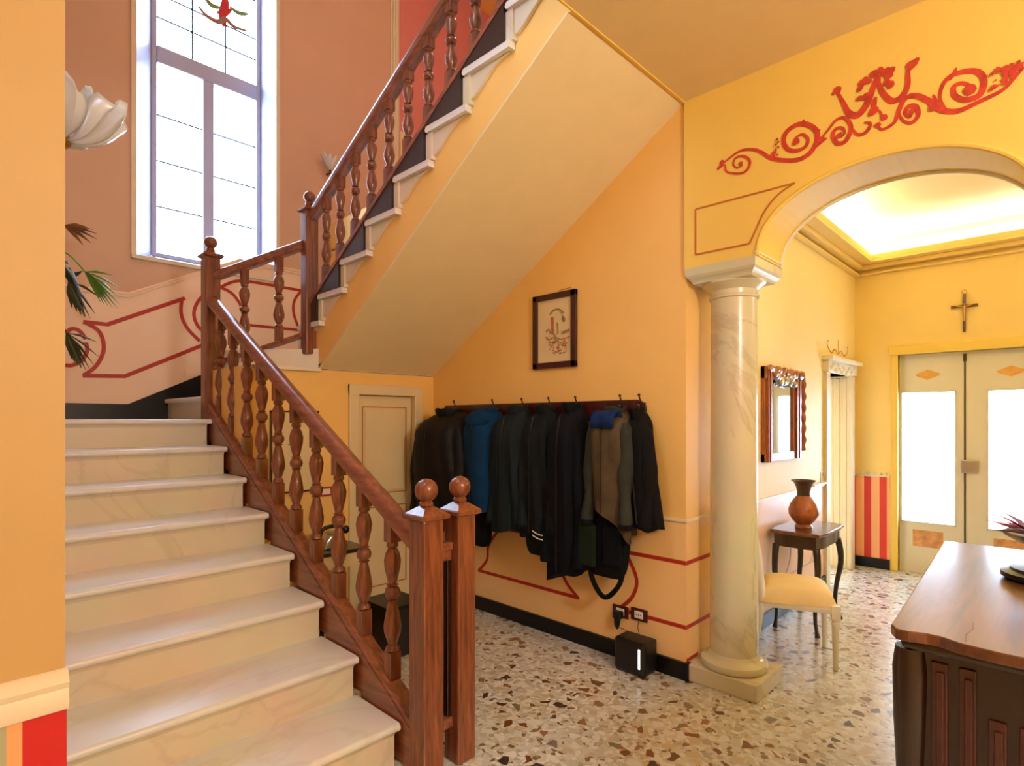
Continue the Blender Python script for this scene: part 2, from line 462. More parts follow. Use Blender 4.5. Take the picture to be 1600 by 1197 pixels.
# near left wall with striped dado
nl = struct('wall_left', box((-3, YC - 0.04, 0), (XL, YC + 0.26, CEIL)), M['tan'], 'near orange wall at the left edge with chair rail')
obj('striped_dado', box((-3, YC - 0.044, 0.1), (XL + 0.002, YC - 0.04, 0.88)), M['near_stripes'], nl, origin=(XL - 0.070, 0, 0))
rail = MB(); rail.prism([(YC - 0.04, 0.88), (YC - 0.056, 0.885), (YC - 0.064, 0.905), (YC - 0.058, 0.93), (YC - 0.066, 0.945), (YC - 0.05, 0.965), (YC - 0.04, 0.968)], 'x', -3, XL + 0.004)
obj('chair_rail', rail, M['cream'], nl, smooth=True)
struct('wall_stairwell_left', box((XL - 0.2, YC + 0.26, 0), (XL, YW + 0.3, TOPZ)), M['salmon'], 'left wall of the stairwell')
struct('wall_stairwell_front', box((XL - 0.3, YC - 0.3, CEIL + 0.3), (5.6, YC - 0.02, TOPZ)), M['salmon'], 'upper wall of the stairwell above the hall ceiling')

# coat wall, thickness to the side room; full height
cw = struct('wall_coats', MB().box((XC, YC, 0), (XC + 0.42, YB + 0.02, CEIL)).box((XC, YB, 0), (XC + 0.42, YW, CEIL)),
            M['orange'], 'orange wall behind the coats under the stair')
dd = MB(); dd.box((XC - 0.003, YC - 0.003, 0.1), (XC + 0.05, YB, 0.905)); dd.box((XC + 0.05, YC - 0.003, 0.1), (XC + 0.33, YC + 0.05, 0.905))
obj('dado', dd, M['dado'], cw)
tr = MB(); tr.box((XC - 0.012, YC - 0.012, 0.905), (XC + 0.02, YB, 0.922)); tr.box((XC + 0.02, YC - 0.012, 0.905), (XC + 0.33, YC + 0.02, 0.922))
obj('dado_moulding', tr, M['cream'], cw)
XD = XC - 0.0035
bl = MB(); NX = (-1, 0, 0); NYm = (0, -1, 0); W = 0.024
def yx(px): return onx(px, 700, XC).y
def A(y, z): return (XD, y, z)
p1r = yx(905); p1r2 = yx(882); p1l = yx(748); p1l2 = yx(768)
ribbon(bl, [A(p1r, 0.30), A(p1l, 0.30)], W, NX)
ribbon(bl, [A(p1r2 - 0.12, 0.67), A(p1l2 + 0.25, 0.67)], W, NX)
ribbon(bl, crom([A(p1r, 0.295), A(p1r + 0.12, 0.40), A(p1r + 0.15, 0.52), A(p1r2 - 0.12, 0.67)]), W, NX)
ribbon(bl, crom([A(p1l, 0.295), A(p1l - 0.10, 0.40), A(p1l - 0.12, 0.52), A(p1l2 - 0.10, 0.67)]), W, NX)
ribbon(bl, [A(YC - 0.004, 0.30), A(2.03, 0.30)], W, NX)
ribbon(bl, [A(YC - 0.004, 0.67), A(1.98, 0.67)], W, NX)
ribbon(bl, crom([A(2.03, 0.30), A(1.93, 0.40), A(1.90, 0.52), A(1.98, 0.67)]), W, NX)
ribbon(bl, [A(YB - 0.1, 0.30), A(p1l + 0.17, 0.30)], W, NX)
for z in (0.30, 0.67):
    ribbon(bl, [(XD, YC - 0.0035, z), (XC + 0.32, YC - 0.0035, z)], W, NYm)
ribbon(bl, [(XD, YC - 0.0035, 0.11), (XC + 0.14, YC - 0.0035, 0.11)], 0.02, NYm)
obj('painted_border', bl, M['red'], cw)
struct('baseboard_coats', MB().box((XC - 0.022, YC - 0.022, 0), (XC, YB, 0.10)).box((XC, YC - 0.022, 0), (XC + 0.02, YC, 0.10)), M['black'], 'black marble skirting along the coat wall', 'skirting')

# wall under the landing (with the small door) and the lump closing the well beside the lower flight
uw = MB()
DX0, DX1, DZ = 2.30, 2.84, 1.70
uw.box((1.47, YB, 0), (DX0, YB + 0.15, 1.865)).box((DX1, YB, 0), (XC, YB + 0.15, 1.865)).box((DX0, YB, DZ), (DX1, YB + 0.15, 1.865))
uwo = struct('wall_under_landing', uw, M['orange'], 'orange wall under the landing with a small door')
struct('baseboard_under_landing', MB().box((1.45, YB - 0.02, 0), (DX0 - 0.07, YB, 0.10)).box((DX1 + 0.07, YB - 0.02, 0), (XC - 0.025, YB, 0.10)), M['black'], 'black marble skirting under the landing', 'skirting')
dr = thing('door_1', (2.57, YB, 0), 'small beige panelled door under the stair landing', 'door', kind='structure')
fr = MB()
for x0, x1 in ((DX0 - 0.075, DX0 + 0.01), (DX1 - 0.01, DX1 + 0.075)):
    fr.box((x0, YB - 0.025, 0), (x1, YB + 0.03, DZ + 0.07))
fr.box((DX0 - 0.075, YB - 0.026, DZ - 0.01), (DX1 + 0.075, YB + 0.03, DZ + 0.071))
obj('door_frame', fr, M['door'], dr, bev=0.006)
lf = MB(); lf.box((DX0 + 0.012, YB + 0.03, 0.02), (DX1 - 0.012, YB + 0.065, DZ - 0.012))
lo = obj('door_leaf', lf, M['door'], dr, bev=0.003)
pn = MB()
for z0, z1 in ((0.18, 0.78), (0.92, 1.58)):
    pn.box((DX0 + 0.085, YB + 0.018, z0), (DX1 - 0.085, YB + 0.032, z1))
obj('door_panel', pn, M['door'], lo, bev=0.008)
gr = MB()
for z0, z1 in ((0.16, 0.80), (0.90, 1.60)):
    for a, b in (((DX0 + 0.062, z0), (DX0 + 0.070, z1)), ((DX1 - 0.070, z0), (DX1 - 0.062, z1)), ((DX0 + 0.062, z0), (DX1 - 0.062, z0 + 0.008)), ((DX0 + 0.062, z1 - 0.008), (DX1 - 0.062, z1))):
        gr.box((a[0], YB + 0.026, a[1]), (b[0], YB + 0.031, b[1]))
obj('panel_line', gr, M['brownline'], lo)

# arch wall
XA0, XA1 = 3.02, 3.39
ZS = 2.36; AL, AR = 1.165, 0.08; AC = (AL + AR) / 2; AH = (AL - AR) / 2; ARISE = 0.345
arc = [(AC + AH * cos(pi * k / 32), ZS + ARISE * sin(pi * k / 32) ** 0.92) for k in range(33)]
aw = MB()
# built as a quad strip so that no face is concave
def strip(mb, lo_pts, top, x0, x1):
    for (a, b) in zip(lo_pts[:-1], lo_pts[1:]):
        mb.add([(x0, a[0], a[1]), (x0, b[0], b[1]), (x0, b[0], top), (x0, a[0], top), (x1, a[0], a[1]), (x1, b[0], b[1]), (x1, b[0], top), (x1, a[0], top)],
               [(0, 1, 2, 3), (4, 7, 6, 5), (0, 4, 5, 1)])
strip(aw, arc, CEIL, XA0, XA1)
aw.box((XA0, AL, ZS), (XA1, YC, CEIL)); aw.box((XA0, -4, 0), (XA1, AR, CEIL))
awo = struct('wall_arch', aw, M['yellow'], 'yellow-orange wall with a wide flattened arch and painted scroll frieze')
ml = MB(); ml.tube([(XA0 + 0.004, y, z) for y, z in arc], 0.012, 8)
obj('arch_moulding', ml, M['yellow'], awo, smooth=True)
ml = MB(); ml.tube([(XA1 - 0.02, y, z - 0.004) for y, z in arc], 0.01, 8)
obj('arch_moulding', ml, M['white'], awo, smooth=True)
ip = MB(); ip.box((XA0 - 0.008, AL - 0.006, ZS + 0.012), (XA1 + 0.004, AL + 0.01, ZS + 0.022))
obj('impost_line', ip, M['cream'], awo)
XF = XA0 - 0.0015
pl = MB()
q = lambda x, y: onx(x, y, XF)
seg_t = [q(1087, 327), q(1242, 286)]
arcp = crom([q(1242, 286), q(1215, 305), q(1194, 332), q(1180, 362), q(1171, 381)])
for s in (seg_t, arcp, [q(1171, 381), q(1087, 398)], [q(1087, 398), q(1087, 327)]): ribbon(pl, s, 0.009, NX)
obj('painted_panel_line', pl, M['brownline'], awo)
# scroll frieze, traced in wall coordinates
def c1(x, y): return onx(1060 + 0.3375 * x, 50 + 0.3375 * y, XF)
fz = MB()
taper = lambda t: 0.35 + 0.65 * sin(pi * min(1, max(0, t)))
scr = [
 ([(180,635),(230,590),(290,550),(350,545),(390,560),(430,585),(500,595),(560,590),(610,560),(640,510),(640,460),(600,430),(550,430),(500,465),(488,510),(510,545),(550,550),(590,530),(600,495),(575,475),(545,490),(530,520)],0.021),
 ([(182,640),(215,615),(222,645),(260,655),(300,652),(325,630),(330,595),(300,575),(265,585),(255,615),(275,630),(300,615)],0.012),
 ([(655,500),(690,460),(730,410),(770,398),(798,430),(795,470),(770,510),(735,515),(715,480),(730,450),(760,445),(770,470),(750,490)],0.017),
 ([(735,275),(765,330),(790,375),(830,385),(870,340),(895,280),(912,230),(925,195)],0.026),
 ([(1090,140),(1065,180),(1062,250),(1035,300),(990,320),(950,285),(930,240),(935,200)],0.022),
 ([(800,440),(830,475),(870,465),(890,425),(860,420)],0.014),
 ([(920,430),(945,452),(1000,420),(1020,370),(1050,310),(1100,295),(1160,320),(1190,345),(1230,365),(1300,365),(1400,320),(1500,270),(1560,210),(1600,165)],0.02),
 ([(1020,370),(1040,410),(1080,420),(1110,385),(1100,345),(1065,345),(1050,375),(1070,395),(1085,375)],0.017),
 ([(1240,360),(1212,310),(1222,250),(1260,205),(1330,182),(1390,187),(1415,230),(1395,290),(1330,315),(1280,295),(1275,255),(1310,237),(1350,250),(1345,280)],0.021),
 ([(1255,225),(1275,195),(1287,165)],0.012), ([(640,480),(655,450)],0.012), ([(575,430),(580,405)],0.012),
 ([(880,330),(900,270),(925,240),(960,290)],0.013), ([(910,380),(905,340),(915,300)],0.02),
 ([(930,360),(950,400),(965,385)],0.012), ([(1200,340),(1180,290)],0.012), ([(620,550),(650,520),(690,490)],0.012)]
for pts, wd in scr:
    ribbon(fz, crom([c1(*p) for p in pts], 5), wd * 1.15, NX, taper)
DB = [0]
def dab(x, y, r, sq=1.0, rot=0.0):
    DB[0] += 1; cpt = c1(x, y) + Vector((-0.00008 * DB[0], 0, 0)); n = 9; vs = []
    for k in range(n):
        a = 2 * pi * k / n; rr = r * (0.75 + 0.45 * random.random())
        u, v = rr * cos(a), rr * sq * sin(a)
        vs.append(cpt + Vector((-0.0035, u * cos(rot) - v * sin(rot), u * sin(rot) + v * cos(rot))))
    fz.add(vs, [tuple(range(n))])
for (x, y, r) in [(850,240,.02),(842,262,.015),(868,222,.015),(882,232,.014),(905,195,.018),(935,180,.016),(960,185,.02),(985,180,.016),(975,205,.018),(965,235,.018),
                  (985,245,.016),(905,365,.022),(895,378,.014),(740,270,.018),(722,285,.011),(1085,150,.022),(1105,130,.012),(955,395,.014),(545,510,.018),(290,612,.012),
                  (1180,345,.018),(1350,265,.024),(660,500,.017),(440,570,.014),(1080,370,.012),(745,480,.014),(925,432,.014),(870,300,.018),(205,605,.016),(840,310,.014)]:
    dab(x, y, r)
for k in range(34):
    t = random.random(); x = 1440 + 150 * t; dab(x, 300 - 130 * t - random.random() * 110 * (1 - t * 0.7), 0.005 + 0.008 * random.random())
for k in range(7): dab(450 + random.random() * 15, 500 + 12 * k, 0.007)
obj('painted_scroll_frieze', fz, M['fresco'], awo)

# column
cx, cy = 3.215, 1.37
co = thing('column', (cx, cy, 0), 'cream marble column under the left end of the arch', 'column')
obj('plinth', box((XC - 0.005, cy - 0.2, 0), (XA1 + 0.02, YC + 0.0, 0.095)), M['column'], co, bev=0.006)
pb = MB(); pb.lathe([(0.155, 0.095), (0.178, 0.10), (0.184, 0.118), (0.178, 0.135), (0.160, 0.145), (0.148, 0.15), (0.140, 0.165), (0.133, 0.178)], (cx, cy, 0), 40)
obj('base_moulding', pb, M['column'], co, smooth=True)
ps = MB(); ps.lathe([(0.131 - 0.008 * (k / 10) ** 1.5, 0.178 + (2.18 - 0.178) * k / 10) for k in range(11)], (cx, cy, 0), 40)
obj('shaft', ps, M['column'], co, smooth=True)
cap = MB(); cap.lathe([(0.123, 2.18), (0.134, 2.183), (0.136, 2.195), (0.128, 2.2), (0.13, 2.225), (0.150, 2.245), (0.172, 2.262), (0.172, 2.275)], (cx, cy, 0), 40)
ca = obj('capital', cap, M['column'], co, smooth=True)
ab = MB()
def sqring(h, z): return [(cx - h, cy - h, z), (cx + h, cy - h, z), (cx + h, cy + h, z), (cx - h, cy + h, z)]
lv = [(0.165, 2.27), (0.172, 2.285), (0.18, 2.295), (0.188, 2.302), (0.196, 2.315), (0.198, 2.36)]
for (h0, z0), (h1, z1) in zip(lv[:-1], lv[1:]):
    ab.add(sqring(h0, z0) + sqring(h1, z1), [(0, 1, 5, 4), (1, 2, 6, 5), (2, 3, 7, 6), (3, 0, 4, 7)])
ab.add(sqring(0.165, 2.27), [(0, 1, 2, 3)]); ab.add(sqring(0.198, 2.36), [(0, 1, 2, 3)])
obj('abacus', ab, M['column'], ca)

# side room
XE = 6.67
SDX0, SDX1, SDZ = 5.71, 6.40, 1.93
sw = MB()
sw.box((XC + 0.40, YC, 0), (SDX0, YC + 0.25, CEIL)).box((SDX1, YC, 0), (XE, YC + 0.25, CEIL)).box((SDX0, YC, SDZ), (SDX1, YC + 0.25, CEIL))
swo = struct('wall_mirror', sw, M['pale'], 'pale yellow side room wall with the mirror')
sd = MB(); sd.box((XC + 0.33, YC - 0.003, 0.1), (SDX0 - 0.1, YC, 0.905))
obj('dado', sd, mat('pale_pink_dado', srgb(244, 206, 178), 0.35, var=0.02), swo)
obj('dado_moulding', box((XC + 0.33, YC - 0.014, 0.905), (SDX0 - 0.1, YC, 0.93)), M['white'], swo)
# painted scroll line on that dado
sl = MB()
for xx in (3.9, 4.7, 5.3):
    ribbon(sl, crom([(xx, YC - 0.004, 0.66), (xx + 0.06, YC - 0.004, 0.52), (xx + 0.03, YC - 0.004, 0.38), (xx - 0.08, YC - 0.004, 0.28)]), 0.01, NYm)
ribbon(sl, [(3.5, YC - 0.004, 0.28), (5.55, YC - 0.004, 0.28)], 0.01, NYm)
obj('painted_border', sl, mat('faded_rose_line', srgb(214, 170, 150), 0.5), swo)
struct('baseboard_mirror', box((XC + 0.36, YC - 0.02, 0), (SDX0 - 0.1, YC, 0.1)), M['black'], 'dark skirting below the mirror wall', 'skirting')
# side doorway with marble surround
d3 = thing('door_3', (6.05, YC, 0), 'side room doorway with cream panelled jambs and carved head', 'doorway', kind='structure')
jm = MB()
jm.box((SDX0 - 0.1, YC - 0.03, 0), (SDX0 + 0.005, YC + 0.255, SDZ)); jm.box((SDX1 - 0.005, YC - 0.03, 0), (SDX1 + 0.14, YC + 0.255, SDZ))
obj('door_jamb', jm, M['cream'], d3, bev=0.005)
fl = MB()
for k in range(4): fl.box((SDX1 - 0.017, YC + 0.01 + k * 0.06, 0.02), (SDX1 + 0.001, YC + 0.045 + k * 0.06, SDZ - 0.02))
obj('jamb_fluting', fl, M['cream'], d3, bev=0.004)
hd = MB(); hd.box((SDX0 - 0.12, YC - 0.05, SDZ), (SDX1 + 0.16, YC + 0.25, SDZ + 0.10)); hd.box((SDX0 - 0.15, YC - 0.09, SDZ + 0.10), (SDX1 + 0.19, YC + 0.01, SDZ + 0.14))
ho = obj('door_head', hd, M['white'], d3, bev=0.006)
cs = MB()
for k in range(15):
    cs.sphere((SDX0 - 0.06 + k * 0.055, YC - 0.052, SDZ + 0.035 + 0.03 * sin(k * 1.9)), 0.02 + 0.006 * sin(k * 2.3), 8, 6)
obj('carved_swag', cs, M['white'], ho, smooth=True)
sg = MB()
c0 = Vector((6.05, YC - 0.002, SDZ + 0.17))
for s_ in (-1, 1):
    ribbon(sg, crom([c0 + Vector((s_ * a, 0, b)) for a, b in ((0.02, 0.02), (0.1, 0.06), (0.2, 0.02), (0.3, 0.05), (0.34, 0.1), (0.3, 0.12))]), 0.008, NYm)
ribbon(sg, [c0 + Vector((0, 0, 0.02)), c0 + Vector((0, 0, 0.16))], 0.007, NYm)
obj('painted_scroll', sg, M['brownline'], d3)
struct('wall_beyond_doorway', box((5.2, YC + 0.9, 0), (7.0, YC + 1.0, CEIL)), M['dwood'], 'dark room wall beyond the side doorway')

# far wall with double door
FD0, FD1, FDZ = 1.20, 0.18, 2.13
fw = MB()
fw.box((XE, FD0, 0), (XE + 0.3, YC + 0.3, CEIL)).box((XE, -4, 0), (XE + 0.3, FD1, CEIL)).box((XE, FD1, FDZ), (XE + 0.3, FD0, CEIL))
fwo = struct('wall_far', fw, M['fary'], 'yellow end wall of the side room around the double door')
obj('striped_dado', box((XE - 0.004, FD0 + 0.07, 0.1), (XE, YC, 0.92)), M['far_stripes'], fwo, origin=(XE, FD0 + 0.095, 0))
dt = MB(); dt.box((XE - 0.016, FD0 + 0.07, 0.92), (XE, YC, 0.945))
for k in range(7): dt.sphere((XE - 0.01, FD0 + 0.1 + k * 0.05, 0.95), 0.016, 8, 6)
obj('dado_moulding', dt, M['cream'], fwo)
struct('baseboard_far', box((XE - 0.02, FD0 + 0.07, 0), (XE, YC, 0.1)), M['black'], 'dark skirting below the striped dado', 'skirting')
d2 = thing('door_2', (XE, 0.69, 0), 'cream double entrance door with two bright glass panes', 'door', kind='structure')
ar = MB(); ar.box((XE - 0.015, FD0, 0), (XE + 0.06, FD0 + 0.06, FDZ + 0.06)); ar.box((XE - 0.015, FD1 - 0.06, 0), (XE + 0.06, FD1, FDZ + 0.06)); ar.box((XE - 0.03, FD1 - 0.08, FDZ), (XE + 0.06, FD0 + 0.08, FDZ + 0.09))
obj('door_frame', ar, M['yellow'], d2, bev=0.01)
XDo = XE + 0.07
mid = 0.69
def leaf(ya, yb, name):   # ya > yb; hinge side at the outside
    m_ = MB(); hs = ya if ya > mid + 0.3 else yb
    st = 0.055; gz0, gz1 = 0.50, 1.76
    la, lb = (ya - 0.02, yb + (0.075 if ya > mid + 0.3 else 0.02)) if ya > mid + 0.3 else (ya - 0.17, yb + 0.03)
    m_.box((XDo, yb, 0.0), (XDo + 0.045, ya, gz0)); m_.box((XDo, yb, gz1), (XDo + 0.045, ya, FDZ))
    m_.box((XDo, la, gz0), (XDo + 0.045, ya, gz1)); m_.box((XDo, yb, gz0), (XDo + 0.045, lb, gz1))
    o = obj('door_leaf', m_, M['white'], d2, bev=0.0)
    obj('pane', box((XDo + 0.02, lb, gz0), (XDo + 0.026, la, gz1)), M['glass'], o)
    bd = MB()
    for a, b in (((la + 0.012, gz0 - 0.012), (la, gz1 + 0.012)), ((lb, gz0 - 0.012), (lb - 0.012, gz1 + 0.012))):
        bd.box((XDo - 0.006, a[0], a[1]), (XDo, b[0], b[1]))
    bd.box((XDo - 0.006, lb - 0.012, gz0 - 0.012), (XDo, la + 0.012, gz0)); bd.box((XDo - 0.006, lb - 0.012, gz1), (XDo, la + 0.012, gz1 + 0.012))
    obj('glazing_bead', bd, M['white'], o)
    yc = (la + lb) / 2
    or_ = MB(); n = 24
    or_.add([(XDo - 0.0015, yc + 0.10 * cos(2 * pi * k / n) * (1 - 0.15 * abs(sin(4 * pi * k / n))), 1.93 + 0.05 * sin(2 * pi * k / n) * (1 - 0.35 * abs(sin(4 * pi * k / n)))) for k in range(n)], [tuple(range(n))])
    obj('painted_ornament', or_, mat('ochre_ornament', srgb(226, 172, 90), 0.5, var=0.1, vscale=20), o)
    o2 = MB(); o2.box((XDo - 0.0015, yc - 0.12, 0.26), (XDo, yc + 0.12, 0.42))
    obj('painted_panel', o2, mat('faded_brown_ornament', srgb(216, 160, 110), 0.5, var=0.25, vscale=18), o)
    return o
l1 = leaf(FD0, mid, 'left'); l2 = leaf(mid, FD1, 'right')
obj('lock_plate', box((XDo - 0.03, mid - 0.10, 1.0), (XDo + 0.0, mid + 0.03, 1.12)), M['steel'], l2, bev=0.006)
obj('bolt', box((XDo - 0.012, mid - 0.012, 2.04), (XDo, mid + 0.012, FDZ - 0.02)), M['vasedark'], l2)
obj('cover_strip', box((XDo - 0.008, mid - 0.006, 0.02), (XDo, mid + 0.006, FDZ - 0.02)), M['vasedark'], l2)
# crucifix
cr = thing('crucifix', (XE, mid - 0.01, 2.42), 'small dark wooden crucifix on the yellow wall above the double door', 'crucifix')
cc = onx(1507, 480, XE)
obj('upright', box((XE - 0.022, cc.y - 0.011, cc.z - 0.23), (XE - 0.004, cc.y + 0.011, cc.z + 0.12)), M['frame'], cr, bev=0.003)
obj('crossbar', box((XE - 0.024, cc.y - 0.098, cc.z - 0.005), (XE - 0.003, cc.y + 0.098, cc.z + 0.02)), M['frame'], cr, bev=0.003)
obj('hanging_ring', MB().tube([(XE - 0.012, cc.y + 0.018 * cos(a), cc.z + 0.14 + 0.018 * sin(a)) for a in [2 * pi * k / 12 for k in range(13)]], 0.003, 6), M['brass'], cr)
fg = MB(); fg.tube([(XE - 0.028, cc.y - 0.07, cc.z + 0.02), (XE - 0.03, cc.y, cc.z - 0.005), (XE - 0.028, cc.y + 0.07, cc.z + 0.02)], 0.005, 6); fg.tube([(XE - 0.03, cc.y, cc.z + 0.01), (XE - 0.03, cc.y, cc.z - 0.13)], [0.009, 0.006], 6); fg.sphere((XE - 0.031, cc.y, cc.z + 0.022), 0.009, 8, 6)
obj('figure', fg, M['brass'], cr, smooth=True)

# side room ceiling: cornice ring, cove ledge, lit tray
ZCo = 3.02; IN = 0.19
sx0, sx1, sy0, sy1 = XA1, XE, -2.0, YC
ce = MB()
def ring(mb, i0, i1, z0, z1):
    mb.box((sx0 + i0, sy0 + i0, z0), (sx1 - i0, sy0 + i1, z1)); mb.box((sx0 + i0, sy1 - i1, z0), (sx1 - i0, sy1 - i0, z1))
    mb.box((sx0 + i0, sy0 + i1, z0), (sx0 + i1, sy1 - i1, z1)); mb.box((sx1 - i1, sy0 + i1, z0), (sx1 - i0, sy1 - i1, z1))
ring(ce, 0.0, IN, ZCo + 0.03, ZCo + 0.06)
cor = struct('ceiling_side_room', ce, M['fary'], 'cove cornice around the lit ceiling of the side room', 'ceiling', bev=0.004)
ce2 = MB(); ring(ce2, 0.0, 0.05, ZCo - 0.06, ZCo - 0.04); ring(ce2, 0.0, 0.09, ZCo - 0.01, ZCo + 0.03)
obj('cornice_moulding', ce2, M['fary'], cor, bev=0.006)
ce3 = MB(); ring(ce3, IN - 0.012, IN, ZCo + 0.06, ZCo + 0.10)
obj('cove_lip', ce3, M['fary'], cor)
obj('tray', box((sx0, sy0, CEIL - 0.02), (sx1, sy1, CEIL + 0.1)), M['pale'], cor)
st = MB()
for a, b in (((sx0 + 0.05, sy1 - 0.10), (sx1 - 0.05, sy1 - 0.06)), ((sx0 + 0.05, sy0 + 0.06), (sx1 - 0.05, sy0 + 0.10)), ((sx1 - 0.10, sy0 + 0.1), (sx1 - 0.06, sy1 - 0.1)), ((sx0 + 0.06, sy0 + 0.1), (sx0 + 0.10, sy1 - 0.1))):
    st.box((a[0], a[1], ZCo + 0.065), (b[0], b[1], ZCo + 0.085))
obj('cove_light_strip', st, M['cove'], cor)
struct('wall_side_room_back', box((XA1, -2.1, 0), (XE + 0.3, -2.0, CEIL)), M['yellow'], 'unseen back wall of the side room')

# rest of the hall, behind the camera
struct('wall_back', box((-3, -4.1, 0), (3.4, -4, CEIL)), M['orange'], 'orange wall behind the viewer')
struct('wall_back_left', box((-3.1, -4, 0), (-3, YC + 0.3, CEIL)), M['orange'], 'orange wall to the left of the viewer')

# ------------------------------------------------------------------ window wall
WX0, WX1, WZ0, WZ1 = 1.235, 2.475, 2.925, 6.55      # flared reveal at the room face
IX0, IX1, IZ0, IZ1 = 1.43, 2.43, 3.02, 6.45         # at the frame
YF = 6.10
ww = MB()
ww.box((XL - 0.2, YW, 0), (WX0, YF + 0.2, TOPZ)).box((WX1, YW, 0), (5.6, YF + 0.2, TOPZ)).box((WX0, YW, 0), (WX1, YF + 0.2, WZ0)).box((WX0, YW, WZ1), (WX1, YF + 0.2, TOPZ))
wwo = struct('wall_window', ww, M['salmon'], 'salmon stairwell wall with the tall window')
# coral wall continuing to the right past a white moulding
pk = MB(); pk.box((3.98, YW - 0.004, 3.6), (5.6, YW, TOPZ))
obj('coral_field', pk, M['pink'], wwo)
ck = MB(); ck.prism([(3.98, 3.6), (5.6, 3.6), (5.6, 5.42), (4.72, 5.42), (4.72, 5.0), (3.98, 5.0)], 'y', YW - 0.006, YW - 0.004)
obj('cream_field', ck, mat('pale_yellow_paint', srgb(236, 218, 160), 0.5), wwo)
vt = MB()
for dx, ww_, th in ((0, 0.11, 0.02), (0.02, 0.07, 0.04), (0.04, 0.03, 0.05)):
    vt.box((3.84 + dx, YW - th, 3.6), (3.84 + dx + ww_, YW, TOPZ))
struct('trim_1', vt, M['cream'], 'white vertical moulding between the salmon and coral wall fields', 'moulding', bev=0.004)
struct('wall_upper_right', box((5.6, YC, CEIL), (5.8, YW + 0.3, TOPZ)), M['pink'], 'coral wall of the upper hall')
# stair dado on window wall
SX = (1.185, 2.10)   # slope start / end
def dz(x, base=1.05):
    s = (min(max(x, SX[0]), SX[1]) - SX[0]) * 0.52
    return ZL + base + s
dado = MB(); xs = [XL, SX[0], SX[1], 2.9]
YD = YW - 0.004
for a, b in zip(xs[:-1], xs[1:]):
    dado.add([(a, YD, dz(a, 0.1)), (b, YD, dz(b, 0.1)), (b, YD, dz(b)), (a, YD, dz(a)), (a, YW, dz(a, 0.1)), (b, YW, dz(b, 0.1)), (b, YW, dz(b)), (a, YW, dz(a))],
             [(0, 1, 2, 3), (3, 2, 6, 7), (0, 4, 5, 1)])
obj('dado', dado, M['salmon_dado'], wwo)
mo = MB()
for a, b in zip(xs[:-1], xs[1:]):
    for u0, u1, yy in ((0.0, 0.022, 0.02), (0.022, 0.04, 0.032)):
        mo.add([(a, YW - yy, dz(a) + u0), (b, YW - yy, dz(b) + u0), (b, YW - yy, dz(b) + u1), (a, YW - yy, dz(a) + u1), (a, YW, dz(a) + u0), (b, YW, dz(b) + u0), (b, YW, dz(b) + u1), (a, YW, dz(a) + u1)],
               [(0, 1, 2, 3), (3, 2, 6, 7), (0, 4, 5, 1)])
obj('dado_moulding', mo, M['salmon_dado'], wwo)
bk = MB()
bxs = [XL, SX[0], SX[1] + 0.05, XC]
for a, b in zip(bxs[:-1], bxs[1:]):
    bk.add([(a, YD - 0.012, ZL - 0.1), (b, YD - 0.012, ZL - 0.1), (b, YD - 0.012, dz(b, 0.13)), (a, YD - 0.012, dz(a, 0.13)), (a, YW, ZL - 0.1), (b, YW, ZL - 0.1), (b, YW, dz(b, 0.13)), (a, YW, dz(a, 0.13))],
           [(0, 1, 2, 3), (3, 2, 6, 7)])
struct('baseboard_window', bk, M['black'], 'black marble skirting rising beside the landing steps', 'skirting')
b2 = MB(); YB2 = YD - 0.0015
g = lambda x, y: ony(x, y, YB2)
def G(pts, n=6): return crom([g(*p) for p in pts], n)
for s in ([g(130, 503), g(168, 507), g(289, 466)], [g(129, 587), g(195, 588), g(330, 534)]): ribbon(b2, s, 0.034, NYm)
for s in (G([(130, 503), (155, 518), (162, 546), (150, 572), (130, 587)]), G([(284, 467), (283, 490), (292, 512), (312, 533)]),
          G([(98, 570), (112, 571), (128, 563), (136, 548), (134, 535)]), G([(103, 520), (112, 514), (124, 517), (134, 530)]),
          G([(338, 460), (318, 462), (305, 480), (304, 498), (314, 515), (330, 520)])): ribbon(b2, s, 0.030, NYm)
for s in (G([(344, 449), (373, 439), (420, 445)]), [g(420, 445), g(471, 454)], [g(388, 508), g(470, 516)], G([(344, 449), (362, 458), (375, 475), (380, 492), (388, 508)]), G([(471, 454), (460, 470), (459, 490), (468, 516)])):
    ribbon(b2, s, 0.028, NYm)
obj('painted_border', b2, M['red'], wwo)

wi = thing('window_1', (1.93, YF, WZ0), 'tall white stairwell window with leaded panes and a stained glass flower', 'window', kind='structure')
rv = MB()
o4 = [(WX0, YW - 0.004, WZ0), (WX1, YW - 0.004, WZ0), (WX1, YW - 0.004, WZ1), (WX0, YW - 0.004, WZ1)]
i4 = [(IX0, YF, IZ0), (IX1, YF, IZ0), (IX1, YF, IZ1), (IX0, YF, IZ1)]
rv.add(o4 + i4, [(0, 1, 5, 4), (1, 2, 6, 5), (2, 3, 7, 6), (3, 0, 4, 7)])
obj('reveal', rv, M['windowframe'], wi)
e_ = MB()
e_.box((WX0 - 0.03, YW - 0.02, WZ0 - 0.03), (WX0 + 0.012, YW, WZ1)); e_.box((WX1 - 0.012, YW - 0.02, WZ0 - 0.03), (WX1 + 0.03, YW, WZ1)); e_.box((WX0 - 0.03, YW - 0.03, WZ0 - 0.03), (WX1 + 0.03, YW, WZ0 + 0.005))
obj('window_surround', e_, M['cream'], wi, bev=0.004)
f_ = MB(); T0, T1 = 4.84, 5.0; MX = 1.918
fx0, fx1, fz0, fz1 = 1.474, 2.386, 3.06, 6.40
